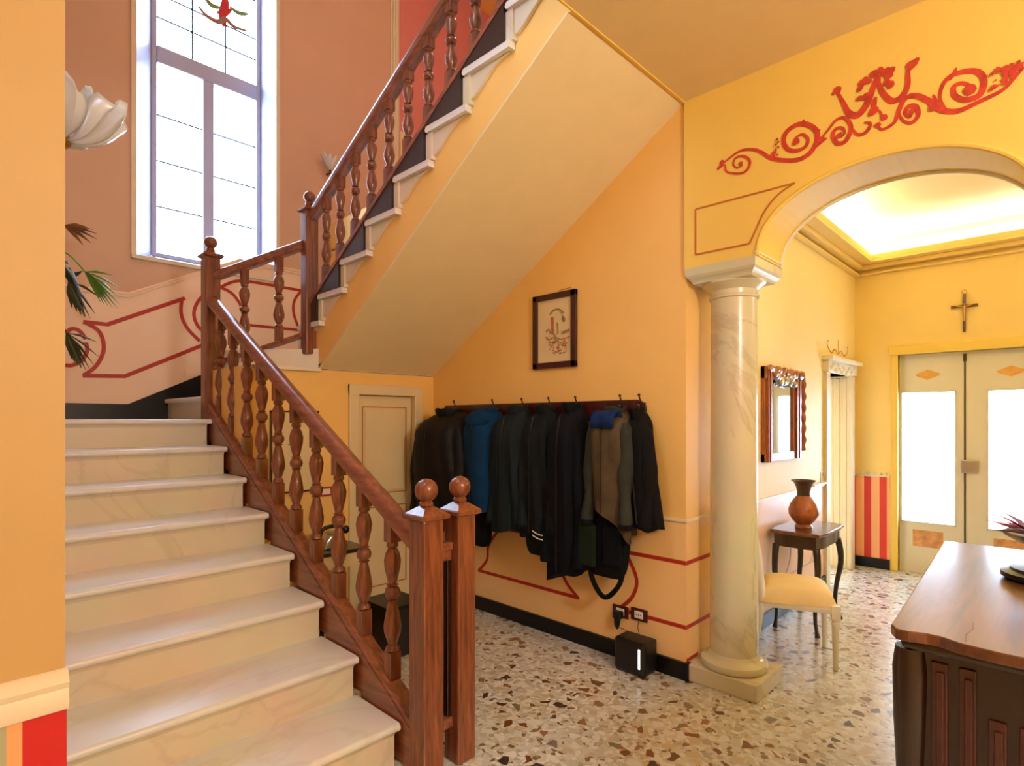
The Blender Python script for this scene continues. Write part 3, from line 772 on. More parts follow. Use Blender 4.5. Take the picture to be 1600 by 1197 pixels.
f_.box((IX0, YF - 0.01, IZ0), (fx0, YF + 0.06, IZ1)).box((fx1, YF - 0.01, IZ0), (IX1, YF + 0.06, IZ1)).box((fx0, YF - 0.01, IZ0), (fx1, YF + 0.06, fz0)).box((fx0, YF - 0.01, fz1), (fx1, YF + 0.06, IZ1))
f_.box((fx0, YF - 0.02, T0), (fx1, YF + 0.06, T1)).box((MX - 0.05, YF - 0.02, fz0), (MX + 0.05, YF + 0.06, T0))
wf = obj('window_frame', f_, M['windowframe'], wi, bev=0.008)
for a, b, c, d in ((fx0, MX - 0.05, fz0, T0), (MX + 0.05, fx1, fz0, T0), (fx0, fx1, T1, fz1)):
    obj('pane', box((a, YF + 0.025, c), (b, YF + 0.031, d)), M['glass'], wi)
ld = MB()
for z in (3.50, 3.93, 4.36): ld.box((fx0, YF + 0.012, z - 0.006), (MX - 0.05, YF + 0.024, z + 0.006)); ld.box((MX + 0.05, YF + 0.012, z - 0.006), (fx1, YF + 0.024, z + 0.006))
for x in (1.78, 2.09): ld.box((x - 0.006, YF + 0.012, T1), (x + 0.006, YF + 0.024, fz1))
for z in (5.28, 5.50, 5.9): ld.box((fx0, YF + 0.012, z - 0.006), (fx1, YF + 0.024, z + 0.006))
obj('lead_bar', ld, M['lead'], wi)
def sgl(pts, m_, nm, wdt=0.03):
    s = MB(); ribbon(s, crom([ony(x, y, YF + 0.01) for x, y in pts]), wdt, NYm, taper); obj(nm, s, m_, wi)
sgl([(350, 42), (347, 25), (352, 5), (350, -15)], M['stainred'], 'stained_glass_flower', 0.08)
sgl([(338, 18), (350, 22), (362, 14)], M['stainred'], 'stained_glass_flower', 0.05)
sgl([(310, 10), (322, 24), (340, 34), (352, 30), (366, 42), (385, 48)], M['stainbrown'], 'stained_glass_scroll', 0.05)
sgl([(318, -8), (330, 8), (345, 12)], M['staingreen'], 'stained_glass_leaf', 0.05)
sgl([(358, 10), (372, 20), (388, 22)], M['staingreen'], 'stained_glass_leaf', 0.045)

# ------------------------------------------------------------------ staircase: lower flight, turning landing steps, upper flight
def lower_z(n): return ZL - R * n
stc = thing('staircase', (0.8, 1.75, 0), 'cream marble lower stair flight rising to the landing', 'stairs')
NT = 0.036
NOSE = 0.028
# masonry body
for n in range(8):
    z = lower_z(n) - NT
# solid body as stepped polygon (x extrusion)
poly = [(Y0 - 8 * RUN + RUN + 0.03, 0.0)]
body = MB()
for n in range(1, 8):
    y0 = Y0 - n * RUN + NOSE + 0.02; y1 = Y0 - (n - 1) * RUN + NOSE + 0.02
    body.box((XL + 0.002, y0, 0), (XR + 0.0, y1 + 0.0005, lower_z(n) - NT))
body.box((XL + 0.002, Y0 + NOSE + 0.02, 0), (XR, YW - 0.022, ZL - NT))
obj('stair_body', body, M['orange'], stc)
def tread_prof(y, z, yb):
    """(y,z) outline with rounded nosing at y"""
    pts = [(yb, z - NT), (yb, z)]
    for k in range(7):
        a = pi / 2 + pi * k / 6
        pts.append((y + NT / 2 + NT / 2 * cos(a), z - NT / 2 + NT / 2 * sin(a)))
    return pts
for n in range(0, 8):
    z = lower_z(n); y = Y0 - n * RUN
    if n > 0:
        obj('tread', MB().prism(tread_prof(y, z, y + RUN + NOSE), 'x', XL + 0.002, XR + 0.015), M['tread'], stc, smooth=True)
    # riser with a small cavetto under the nosing
    zb = z - R if n < 7 else 0.0
    ys = y + NOSE
    rp = [(ys + 0.02, zb), (ys, zb), (ys, z - NT - 0.02), (ys - 0.006, z - NT - 0.008), (ys - 0.012, z - NT), (ys + 0.02, z - NT)]
    obj('riser', MB().prism(rp, 'x', XL + 0.002, XR), M['riser'], stc)
# landing slab with nosing
ld_ = MB().prism(tread_prof(Y0, ZL, YW - 0.022), 'x', XL + 0.002, XR + 0.075)
obj('landing', ld_, M['tread'], stc, smooth=True)

# landing steps to the right: cut by the diagonal of the stair well
PN = Vector((1.47, 4.63)); PG = Vector((XU, 4.02))
def diag(x): return PN.y + (x - PN.x) * (PG.y - PN.y) / (PG.x - PN.x)
ls = thing('stair', (1.48, 5.2, ZL), 'three cream corner steps turning from the landing under the window', 'stairs')
S1, S2, S3 = 1.485, 1.83, 2.06
for a, b, z in ((S1, S2, ZL + 0.1775), (S2, S3, ZL + 0.355), (S3, XC, ZL + 0.5325)):
    b_ = min(b, XU) if a < XU else b
    if a < XU:
        polyg = [(a, diag(a)), (b_, diag(b_)), (b_, YW - 0.02), (a, YW - 0.02)]
    else:
        polyg = [(a, UY0 - 0.28), (b, UY0 - 0.28), (b, YW - 0.02), (a, YW - 0.02)]
    top = [(p[0] - (0.03 if p[0] == a else 0), p[1]) for p in polyg]
    obj('tread', MB().prism(top, 'z', z - NT, z), M['tread'], ls, bev=0.01)
    obj('riser', MB().prism(polyg, 'z', (ZL - 0.02 if a < S3 else 1.868), z - NT), M['riser'], ls)
# solid corner and lip between wall_under_landing and the diagonal
tri = MB().prism([(PN.x, YB + 0.15), (XU, YB + 0.15), (XU, PG.y), (PN.x, PN.y)], 'z', 1.2, 1.865)
obj('well_corner', tri, M['orange'], ls)
obj('lip_moulding', MB().box((1.52, YB - 0.03, 1.845), (XU, YB + 0.12, 1.872)), M['cream'], ls, bev=0.006)
wellside = MB().add([(PN.x, PN.y, 1.865), (XU, YB + 0.03, 1.865), (XU, YB + 0.03, 2.13), (PN.x + 0.1, PN.y - 0.1, 1.95)], [(0, 1, 2, 3)])
# white side face of the corner steps
ws = MB().prism([(PN.x + 0.02, PN.y - 0.03), (XU, YB + 0.02), (XU, YB + 0.12), (PN.x + 0.02, PN.y + 0.06)], 'z', 1.865, 2.02)
obj('side_face', ws, M['white'], ls)

# upper flight
us = thing('stair_flight', (2.5, 3.0, 2.0), 'upper stair flight climbing over the coats with smooth orange underside', 'stairs')
SOY0, SOZ0, SOY1, SOZ1 = YB, 1.872, 1.60, CEIL + 0.0
def so(y): return SOZ0 + (y - SOY0) * (SOZ1 - SOZ0) / (SOY1 - SOY0)
NU = 12
def uz(k): return UZ0 + UR * k
def uy(k): return UY0 - URUN * k
sb = MB()
for k in range(0, 9):
    ya, yb_ = uy(k) - 0.03, uy(k + 1) - 0.03
    ya = min(ya, UY0); zt = uz(k) - NT
    ybb = max(yb_, SOY1)
    if ya <= SOY1: break
    z0a, z0b = (so(ya) if ya < YB else SOZ0), so(ybb) if ybb < YB else SOZ0
    sb.add([(XU, ya, z0a), (XU, ybb, z0b), (XU, ybb, zt), (XU, ya, zt), (XC, ya, z0a), (XC, ybb, z0b), (XC, ybb, zt), (XC, ya, zt)],
           [(0, 1, 2, 3), (4, 7, 6, 5), (0, 4, 5, 1), (3, 2, 6, 7), (0, 3, 7, 4), (1, 5, 6, 2)])
sb.box((XU, YC, CEIL), (XC, SOY1, uz(8) - NT))
obj('stair_body', sb, M['orange'], us)
sf = MB().add([(XU - 0.005, SOY0, SOZ0 - 0.003), (XC, SOY0, SOZ0 - 0.003), (XC, SOY1, SOZ1 - 0.003), (XU - 0.005, SOY1, SOZ1 - 0.003),
               (XU - 0.005, SOY0, SOZ0 + 0.01), (XC, SOY0, SOZ0 + 0.01), (XC, SOY1, SOZ1 + 0.01), (XU - 0.005, SOY1, SOZ1 + 0.01)],
              [(0, 3, 2, 1), (4, 5, 6, 7), (0, 1, 5, 4), (1, 2, 6, 5), (2, 3, 7, 6), (3, 0, 4, 7)])
obj('soffit', sf, M['soffit'], us)
def tread_prof_u(y, z, yb):
    pts = [(yb, z - NT), (yb, z)]
    for k in range(7):
        a = pi / 2 - pi * k / 6
        pts.append((y - NT / 2 + NT / 2 * cos(a), z - NT / 2 + NT / 2 * sin(a)))
    return pts
for k in range(0, 9):
    y = uy(k); z = uz(k)
    yb_ = max(y - URUN - NOSE, YC + 0.01)
    if yb_ >= y - 0.05: break
    obj('tread', MB().prism(tread_prof_u(y, z, yb_), 'x', XU - 0.045, XC), M['tread'], us, smooth=True)
    obj('riser', MB().box((XU - 0.004, y - NOSE - 0.02, z - UR if k else 1.95), (XC, y - NOSE, z - NT)).box((XU - 0.032, y - NOSE - 0.015, (z - UR if k else 2.02)), (XU + 0.03, y - NOSE + 0.033, z - NT)), M['riser'], us)
    # white scrolled bracket on the open side below every tread end
    br = MB(); pts = []
    dpt = 0.13
    for t in range(9):
        a = t / 8
        pts.append((y - NOSE - a * (URUN * 0.92), z - NT - dpt * sin(pi * (1 - a) * 0.5) * (0.55 + 0.45 * cos(pi * a))))
    pts = [(y - NOSE - URUN * 0.95, z - NT)] + pts[::-1] + [(y - NOSE, z - NT)]
    obj('tread_bracket', MB().prism(pts, 'x', XU - 0.02, XU + 0.001), M['riser'], us, bev=0.004)

# ------------------------------------------------------------------ balustrades
def newel(parent, c, z0, zcap, s=0.054, ball=0.05, m=None, name='newel_post'):
    m = m or M['wood']
    n = MB().box((c[0] - s, c[1] - s, z0), (c[0] + s, c[1] + s, zcap - 0.022))
    o = obj(name, n, m, parent, bev=0.008)
    cp = MB()
    h = s + 0.018
    def r4(h, z): return [(c[0] - h, c[1] - h, z), (c[0] + h, c[1] - h, z), (c[0] + h, c[1] + h, z), (c[0] - h, c[1] + h, z)]
    L_ = [(s, zcap - 0.028), (h, zcap - 0.02), (h, zcap - 0.006), (h - 0.006, zcap), (s * 0.42, zcap + 0.03)]
    for (h0, a), (h1, b) in zip(L_[:-1], L_[1:]):
        cp.add(r4(h0, a) + r4(h1, b), [(0, 1, 5, 4), (1, 2, 6, 5), (2, 3, 7, 6), (3, 0, 4, 7)])
    cp.add(r4(s, zcap - 0.028), [(0, 3, 2, 1)]); cp.add(r4(s * 0.42, zcap + 0.03), [(0, 1, 2, 3)])
    obj('cap', cp, m, o)
    bl_ = MB(); bl_.lathe([(0.022, zcap + 0.026), (0.03, zcap + 0.034), (0.03, zcap + 0.044), (0.022, zcap + 0.052)], (c[0], c[1], 0), 24)
    bl_.sphere((c[0], c[1], zcap + 0.052 + ball * 0.9), ball, 28, 16)
    obj('ball', bl_, m, o, smooth=True)
    return o
RAILP = [(a * 1.15, b * 1.15) for a, b in [(-0.035, -0.03), (-0.036, 0.0), (-0.03, 0.022), (-0.016, 0.034), (0.0, 0.037), (0.016, 0.034), (0.03, 0.022), (0.036, 0.0), (0.035, -0.03), (0.022, -0.045), (-0.022, -0.045)]]
BH = 0.66
def baluster_mesh(h, s=0.028, k=1.22):
    b = MB(); b.box((-s, -s, 0), (s, s, h * 0.17)).box((-s, -s, h * 0.86), (s, s, h + 0.03))
    pr = [(0.020, .17), (0.027, .18), (0.024, .20), (0.016, .215), (0.021, .24), (0.031, .29), (0.033, .33), (0.028, .39), (0.019, .46), (0.015, .485), (0.023, .492), (0.015, .50),
          (0.026, .515), (0.030, .54), (0.026, .565), (0.015, .58), (0.023, .588), (0.015, .595), (0.019, .62), (0.030, .70), (0.032, .745), (0.026, .79), (0.016, .82), (0.023, .835), (0.02, .86)]
    b.lathe([(r * k, z * h) for r, z in pr], (0, 0, 0), 16)
    me_o = obj('baluster', b, M['wood'], None, smooth=True)
    return me_o
def place_baluster(src, parent, p, first):
    o = src if first else src.copy()
    if not first: COL.objects.link(o)
    o.parent = parent; o.location = Vector(p) - wloc(parent)
    return o

# lower balustrade
XB = 1.475
NB = Vector((XB, 1.955)); NTp = Vector((XB, 4.63))
lb = thing('balustrade', (XB, 1.95, 0), 'red-brown turned wood balustrade of the lower flight with ball-topped newels', 'balustrade')
newel(lb, NB, 0.0, 1.10, 0.054, 0.05)
newel(lb, NTp, ZL - 0.12, 2.74, 0.054, 0.046)
RA = Vector((XB, NB.y + 0.05, 0.965)); RB = Vector((XB, NTp.y - 0.05, 2.385))
rs = (RB.z - RA.z) / (RB.y - RA.y)
obj('handrail', MB().sweep([(u, v) for u, v in RAILP], RA, RB), M['woody'], lb, smooth=True)
# string board that follows the steps below and the rail slope above
def nose_l(y): return ZL + (y - Y0) * (R / RUN)
sgp = []
ya, yb_ = NB.y + 0.05, NTp.y - 0.05
tb = lambda y: nose_l(y) + 0.045
obj('bottom_rail', MB().sweep([(-0.04, -0.035), (-0.04, 0.0), (-0.03, 0.012), (0.03, 0.012), (0.04, 0.0), (0.04, -0.035)], (XB - 0.005, ya, tb(ya)), (XB - 0.005, yb_, tb(yb_))), M['woody'], lb)
infill = MB()
for n in range(0, 9):
    y = Y0 - n * RUN; z = lower_z(n) if n < 8 else 0.0
    y1 = min(y + RUN, yb_); y0 = max(y, ya)
    if y1 <= y0: continue
    zb = max(z - 0.17, 0.0)
    infill.add([(XB - 0.05, y0, zb), (XB - 0.05, y1, zb), (XB - 0.05, y1, tb(y1) - 0.03), (XB - 0.05, y0, tb(y0) - 0.03),
                (XB + 0.03, y0, zb), (XB + 0.03, y1, zb), (XB + 0.03, y1, tb(y1) - 0.03), (XB + 0.03, y0, tb(y0) - 0.03)],
               [(0, 1, 2, 3), (4, 7, 6, 5), (0, 4, 5, 1), (3, 2, 6, 7), (0, 3, 7, 4), (1, 5, 6, 2)])
obj('string_board', infill, M['woody'], lb)
# scrolled foot blocks seen below the first balusters
yk = [2.21 + 0.245 * k for k in range(10)]
h = (RA.z + (yk[5] - RA.y) * rs) - tb(yk[5]) - 0.04
src = baluster_mesh(h + 0.0)
for i, y in enumerate(yk):
    place_baluster(src, lb, (XB, y, tb(y) - 0.0), i == 0)

# second newel with the short rail beside the first
sn = thing('newel_post', (XB + 0.165, 1.93, 0), 'second ball-topped newel post with short rails, right of the front newel', 'newel post')
c2 = Vector((1.64, 1.93))
n2 = MB().box((c2.x - 0.05, c2.y - 0.05, 0), (c2.x + 0.05, c2.y + 0.05, 1.075))
obj('post', n2, M['wood'], sn, bev=0.008)
tmp = newel(sn, c2, 1.06, 1.105, 0.05, 0.048, name='neck')
obj('top_rail', MB().box((XB + 0.054, 1.915, 0.93), (c2.x - 0.05, 1.975, 0.965)).box((XB + 0.054, 1.925, 0.885), (c2.x - 0.05, 1.965, 0.93)), M['woody'], sn, bev=0.005)
obj('bottom_rail', MB().box((XB + 0.054, 1.915, 0.16), (c2.x - 0.05, 1.975, 0.205)), M['woody'], sn, bev=0.005)
obj('flat_baluster', MB().box((XB + 0.09, 1.925, 0.205), (c2.x - 0.052, 1.965, 0.885)), M['dwood'], sn, bev=0.004)

# corner balustrade
cbn = thing('corner_balustrade', (PN.x, PN.y, ZL), 'short rising corner balustrade with two balusters below the window', 'balustrade')
G3 = Vector((XU - 0.03, 4.03))
ra = onx(343, 428, PN.x + 0.0); ra = Vector((PN.x + 0.03, PN.y - 0.035, 2.585)); rb_ = Vector((G3.x - 0.03, G3.y + 0.03, 2.80))
obj('handrail', MB().sweep([(u * 0.8, v * 0.8) for u, v in RAILP], ra, rb_), M['woody'], cbn, smooth=True)
obj('bottom_rail', MB().sweep([(-0.03, -0.03), (-0.03, 0.0), (0.03, 0.0), (0.03, -0.03)], (PN.x + 0.03, PN.y - 0.035, 1.93), (G3.x - 0.03, G3.y + 0.03, 2.14)), M['woody'], cbn)
s3 = baluster_mesh(0.60, 0.025)
for i, t in enumerate((0.33, 0.72)):
    p = ra.lerp(rb_, t); place_baluster(s3, cbn, (p.x, p.y, 1.93 + 0.21 * t), i == 0)

# upper balustrade
XUB = 1.975
ub = thing('upper_balustrade', (XUB, 4.03, 2.0), 'dark wooden balustrade climbing the upper flight from a ball-topped newel', 'balustrade')
newel(ub, Vector((XUB - 0.01, 4.03)), 1.98, 3.06, 0.048, 0.042)
ua = onx(484, 337, XUB); ubp = onx(694, 0, XUB)
sl_ = (ubp.z - ua.z) / (ubp.y - ua.y)
ye = 1.62
ue = Vector((XUB, ye, ua.z + sl_ * (ye - ua.y)))
off = Vector((0, 0, -0.037))
obj('handrail', MB().sweep(RAILP, Vector((XUB, 3.99, ua.z + sl_ * (3.99 - ua.y))) + off, ue + off), M['woody'], ub, smooth=True)
def nose_u(y): return UZ0 + (UY0 - y) * (UR / URUN)
tbu = lambda y: nose_u(y) + 0.035
obj('bottom_rail', MB().sweep([(-0.022, -0.03), (-0.022, 0.0), (0.022, 0.0), (0.022, -0.03)], (XUB - 0.01, 3.98, tbu(3.98)), (XUB - 0.01, ye, tbu(ye))), M['woody'], ub)
inf = MB()
for k in range(0, 9):
    y1 = uy(k) - 0.03; y0 = y1 - URUN + 0.036; z = uz(k)
    if y1 > 3.98: y1 = 3.97
    if y0 < ye: break
    zt1, zt0 = tbu(y1) - 0.03, tbu(y0) - 0.03
    inf.add([(XUB - 0.028, y0, z), (XUB - 0.028, y1, z), (XUB - 0.028, y1, max(zt1, z + 0.004)), (XUB - 0.028, y0, zt0), (XUB + 0.02, y0, z), (XUB + 0.02, y1, z), (XUB + 0.02, y1, max(zt1, z + 0.004)), (XUB + 0.02, y0, zt0)],
            [(0, 1, 2, 3), (4, 7, 6, 5), (0, 4, 5, 1), (3, 2, 6, 7), (0, 3, 7, 4), (1, 5, 6, 2)])
obj('string_board', inf, M['dwood'], ub)
yk2 = [3.79 - 0.199 * k for k in range(11)]
hm = (ua.z + sl_ * (3.0 - ua.y)) - tbu(3.0) - 0.07
s4 = baluster_mesh(hm, 0.025, 1.05)
for i, y in enumerate(yk2):
    o = place_baluster(s4, ub, (XUB, y, tbu(y)), i == 0)
    o.scale.z = ((ua.z + sl_ * (y - ua.y)) - tbu(y) - 0.07) / hm

# ------------------------------------------------------------------ framed pictures
pc = thing('picture', (XC, 2.55, 1.86), 'dark-framed portrait print on the orange wall above the coats', 'picture')
pa, pb_ = onx(836, 470, XC), onx(903, 470, XC)
y1, y0 = pa.y, pb_.y; z0, z1 = 1.855, 2.375; fwid = 0.042
f = MB()
for a, b in (((y0, z0), (y0 + fwid, z1)), ((y1 - fwid, z0), (y1, z1)), ((y0, z0), (y1, z0 + fwid)), ((y0, z1 - fwid), (y1, z1))):
    f.box((XC - 0.03, a[0], a[1]), (XC - 0.002, b[0], b[1]))
obj('frame', f, M['frame'], pc, bev=0.004)
obj('print', box((XC - 0.014, y0 + fwid, z0 + fwid), (XC - 0.004, y1 - fwid, z1 - fwid)), M['paper'], pc)
def pp(x, y): return onx(800 + x * 160 / 958, 420 + y * 200 / 1197, XC - 0.0155)
k1 = MB(); k2 = MB()
ribbon(k2, crom([pp(355, 430), pp(390, 390), pp(440, 380), pp(485, 415)]), 0.012, NX)
ribbon(k1, [pp(378, 455), pp(380, 600)], 0.022, NX); ribbon(k2, [pp(425, 505), pp(430, 610)], 0.012, NX)
ribbon(k1, crom([pp(310, 640), pp(350, 665), pp(400, 640), pp(460, 660), pp(545, 632)]), 0.007, NX)
rq = random.Random(11)
for q_ in range(70):
    ax, ay = 345 + rq.random() * 170, 670 + rq.random() * 125
    if ((ax - 430) / 95) ** 2 + ((ay - 715) / 85) ** 2 > 1: continue
    ribbon(k1, [pp(ax, ay), pp(ax + rq.uniform(-22, 22), ay + rq.uniform(-16, 16))], 0.004 + 0.004 * rq.random(), NX)
for q_ in range(24):
    ax, ay = 315 + rq.random() * 215, 580 + rq.random() * 90
    ribbon(k2 if q_ % 3 == 0 else k1, [pp(ax, ay), pp(ax + rq.uniform(-16, 16), ay + rq.uniform(-12, 12))], 0.004, NX)
for q_ in range(5):
    ribbon(k2, crom([pp(440 + q_ * 14, 395 + q_ * 16), pp(470 + q_ * 8, 430 + q_ * 14), pp(480, 500)]), 0.002, NX)
ribbon(k2, crom([pp(320, 590), pp(345, 570), pp(360, 600), pp(400, 620), pp(410, 700)]), 0.012, NX)
ribbon(k2, crom([pp(470, 600), pp(510, 585), pp(540, 570)]), 0.02, NX)
ribbon(k1, crom([pp(465, 470), pp(480, 455), pp(497, 470), pp(482, 485), pp(466, 472)]), 0.004, NX)
obj('sepia_drawing', k1, M['ink'], pc); obj('olive_drawing', k2, M['ink2'], pc)
obj('hanging_wire', MB().tube([(XC - 0.006, y0 + 0.05, z1), (XC - 0.004, y0 + 0.06, z1 + 0.02), (XC - 0.004, y0 + 0.16, z1 + 0.015)], 0.002, 6), M['brass'], pc)

p2 = thing('framed_poster', (1.8, YB, 1.1), 'pale framed flower print seen through the lower balusters', 'picture')
a_, b_ = ony(421, 641, YB).x, ony(497, 641, YB).x; zt, zb = 1.56, 0.98
f = MB()
for u, v in (((a_, zb), (a_ + 0.012, zt)), ((b_ - 0.012, zb), (b_, zt)), ((a_, zb), (b_, zb + 0.012)), ((a_, zt - 0.012), (b_, zt))):
    f.box((u[0], YB - 0.018, u[1]), (v[0], YB - 0.001, v[1]))
obj('frame', f, M['frame'], p2)
obj('print', box((a_ + 0.012, YB - 0.008, zb + 0.012), (b_ - 0.012, YB - 0.002, zt - 0.012)), M['paper'], p2)
fl_ = MB()
for k in range(6):
    a = k * pi / 3; c = Vector((1.80, YB - 0.0095, 1.32))
    ribbon(fl_, [c, c + Vector((0.05 * cos(a), 0, 0.05 * sin(a)))], 0.022, NYm, taper)
ribbon(fl_, crom([(1.80, YB - 0.0095, 1.30), (1.79, YB - 0.0095, 1.2), (1.81, YB - 0.0095, 1.1)]), 0.01, NYm)
obj('flower_drawing', fl_, M['ink2'], p2)

# ------------------------------------------------------------------ coat rack and the coats
rk = thing('coat_rack', (XC, 2.8, 1.55), 'long dark wooden coat rack board with a rounded end', 'coat rack')
ry0, ry1 = onx(1012, 640, XC).y, onx(700, 640, XC).y
rp = [(ry1, 1.615), (ry1 + 0.03, 1.57), (ry1, 1.50)]
rp += [(ry0 + 0.065 + 0.065 * cos(-pi / 2 - pi * k / 8), 1.555 + 0.065 * sin(-pi / 2 - pi * k / 8)) for k in range(9)]
obj('board', MB().prism(rp, 'x', XC - 0.028, XC - 0.001), M['frame'], rk, bev=0.005)
def hook(y):
    h = MB(); h.tube([(XC - 0.028, y, 1.56), (XC - 0.06, y, 1.545), (XC - 0.085, y, 1.55), (XC - 0.09, y, 1.575)], 0.006, 8); h.sphere((XC - 0.09, y, 1.58), 0.010, 10, 8)
    h.tube([(XC - 0.028, y, 1.59), (XC - 0.07, y, 1.61), (XC - 0.085, y, 1.64)], 0.005, 8); h.sphere((XC - 0.085, y, 1.645), 0.009, 10, 8)
    h.box((XC - 0.034, y - 0.012, 1.53), (XC - 0.027, y + 0.012, 1.60))
    obj('hook', h, M['vasedark'], rk, smooth=True)
def ycoat(px): return onx(px, 700, XC - 0.13).y

def coat(name, label, cat, y, width, ztop, zbot, dep, m, folds=7, seedv=0, group='coats on the rack', sleeves=True, hood=False, m2=None, puff=0, slant=0.0, xo=0.0, sl_len=0.85, skew=0.0):
    rnd = random.Random(seedv)
    ztop -= 0.035
    root = thing(name, (XC - 0.05, y, ztop), label, cat, group)
    nr, ns = 26, 40; ph = rnd.random() * 6; H = ztop - zbot
    b = MB(); vs = []; fs = []
    for i in range(nr + 1):
        t = i / nr
        sh = min(1, 0.50 + 0.50 * sin(min(1, t / 0.12) * pi / 2))       # shoulders drop from the hook
        hw = width / 2 * sh * (0.80 + 0.20 * t)
        dd = dep * (0.42 + 0.58 * sin(min(1, t / 0.22) * pi / 2)) * (1 - 0.12 * t)
        z = ztop - H * t
        yc = y + slant * t
        for j in range(ns):
            a = 2 * pi * j / ns
            fo = 1 + (0.05 + 0.11 * t) * sin(folds * a + ph + 1.3 * sin(3 * t + ph)) + 0.04 * sin(2.3 * folds * a + ph * 2) * t
            if puff: fo *= 1 + 0.05 * abs(sin(pi * t * puff))
            cy_ = cos(a); sx = sin(a)
            Y = yc + hw * fo * (abs(cy_) ** 0.8) * (1 if cy_ > 0 else -1)
            X = XC - 0.035 - xo - dd / 2 - dd / 2 * fo * (abs(sx) ** 0.8) * (1 if sx > 0 else -1)
            X = min(X, XC - 0.031)
            zz = z + (0.02 * sin(3 * a + ph) * t * t) + skew * (Y - yc) * t * t
            vs.append((X, Y, zz))
    for i in range(nr):
        for j in range(ns):
            k = (j + 1) % ns; fs.append((i * ns + j, i * ns + k, (i + 1) * ns + k, (i + 1) * ns + j))
    fs.append(tuple(range(ns))); fs.append(tuple(nr * ns + j for j in range(ns))[::-1])
    b.add(vs, fs)
    obj('body', b, m, root, smooth=True)
    if sleeves:
        for s in (-1, 1):
            pts = []; rr = []
            for i in range(15):
                t = i / 14
                Y = y + s * (width * 0.30 + width * 0.17 * sin(min(1, t * 2) * pi / 2) + 0.012 * sin(5 * t + ph))
                X = XC - 0.05 - xo - dep * (0.45 + 0.25 * t)
                pts.append((X, Y, ztop - 0.07 - H * sl_len * t)); rr.append((0.038 + 0.018 * sin(pi * min(1, t * 1.2 + 0.15)) + 0.004 * sin(15 * t)) * (1.12 if puff else 1))
            rr[0] *= 0.6
            sv = obj('sleeve', MB().tube(pts, rr, 14), m2 or m, root, smooth=True)
            pz = Vector(pts[-1])
            obj('cuff', MB().tube([pz + Vector((0, 0, 0.012)), pz - Vector((0, 0, 0.02))], rr[-1] * 1.03, 14), C_BLACK if m is not C_BLACK else C_NAVY, sv, smooth=True)
    # collar
    c = MB(); n = 20; vs = []; fs = []
    for i in range(5):
        t = i / 4
        for j in range(n):
            a = 2 * pi * j / n
            vs.append((XC - 0.06 - xo - dep * 0.25 - (dep * 0.26 + 0.012 * t) * sin(a), y + (width * 0.17 + 0.012 * t) * cos(a), ztop - 0.035 + 0.06 * t + 0.008 * sin(3 * a + ph)))
    for i in range(4):
        for j in range(n):
            k = (j + 1) % n; fs.append((i * n + j, i * n + k, (i + 1) * n + k, (i + 1) * n + j))
    c.add(vs, fs)
    co_ = obj('collar', c, m2 or m, root, smooth=True)
    sm = co_.modifiers.new('thick', 'SOLIDIFY'); sm.thickness = 0.008
    if hood:
        h = MB(); vs = []; fs = []; n, k_ = 22, 12
        for i in range(k_ + 1):
            t = i / k_
            r = sin(pi * (0.08 + 0.88 * t))
            for j in range(n):
                a = 2 * pi * j / n
                wv = 1 + 0.09 * sin(5 * a + 3 * t + ph) + 0.05 * sin(9 * a - 4 * t)
                vs.append((XC - 0.07 - xo - dep * 0.55 - 0.075 * r * wv * sin(a), y + width * 0.36 * r * wv * cos(a), ztop + 0.015 - 0.16 * t - 0.02 * sin(a) * r))
        for i in range(k_):
            for j in range(n):
                q_ = (j + 1) % n; fs.append((i * n + j, i * n + q_, (i + 1) * n + q_, (i + 1) * n + j))
        fs.append(tuple(range(n))); fs.append(tuple(k_ * n + j for j in range(n))[::-1])
        h.add(vs, fs); obj('hood', h, m2 or m, root, smooth=True)
    # front zip
    zp = MB(); zp.tube([(XC - 0.037 - xo - dep * (0.82 + 0.17 * sin(min(1, t / 0.22) * pi / 2)) * 1.02, y + slant * t, ztop - 0.05 - (H - 0.08) * t) for t in [i / 8 for i in range(9)]], 0.004, 6)
    obj('zip', zp, M['blackplastic'], root)
    hook(y)
    return root

coat('puffer_jacket', 'black puffer jacket at the far left end of the rack', 'jacket', ycoat(702), 0.58, 1.59, 0.64, 0.34, C_PUFF, 5, 1, puff=9, sl_len=0.9)
coat('hooded_jacket', 'petrol blue jacket with a gathered hood', 'jacket', ycoat(762), 0.36, 1.59, 0.84, 0.27, C_BLUE, 4, 2, hood=True, sleeves=False)
coat('jacket', 'slate grey-green jacket with long straight folds, right of the blue one', 'jacket', ycoat(808), 0.33, 1.60, 0.72, 0.26, C_SLATE, 9, 3)
coat('jacket', 'charcoal jacket between the slate jacket and the long black coat', 'jacket', ycoat(850), 0.30, 1.60, 0.72, 0.24, C_CHAR, 8, 4)
coat('long_coat', 'long black coat hanging to the middle of the rack, lowest hem', 'coat', ycoat(892), 0.27, 1.61, 0.50, 0.24, C_NAVY, 6, 5, skew=-0.3)
coat('black_jacket', 'black jacket hanging last at the right rounded end of the rack', 'jacket', ycoat(992), 0.20, 1.57, 0.87, 0.18, C_BLACK, 5, 6, xo=0.0, slant=-0.07)
coat('taupe_jacket', 'taupe brown jacket with slanting hem and grey sleeves', 'jacket', ycoat(962), 0.28, 1.58, 0.92, 0.22, C_OLIVE, 5, 7, m2=C_GREY, xo=0.03, skew=0.9, sl_len=0.95)
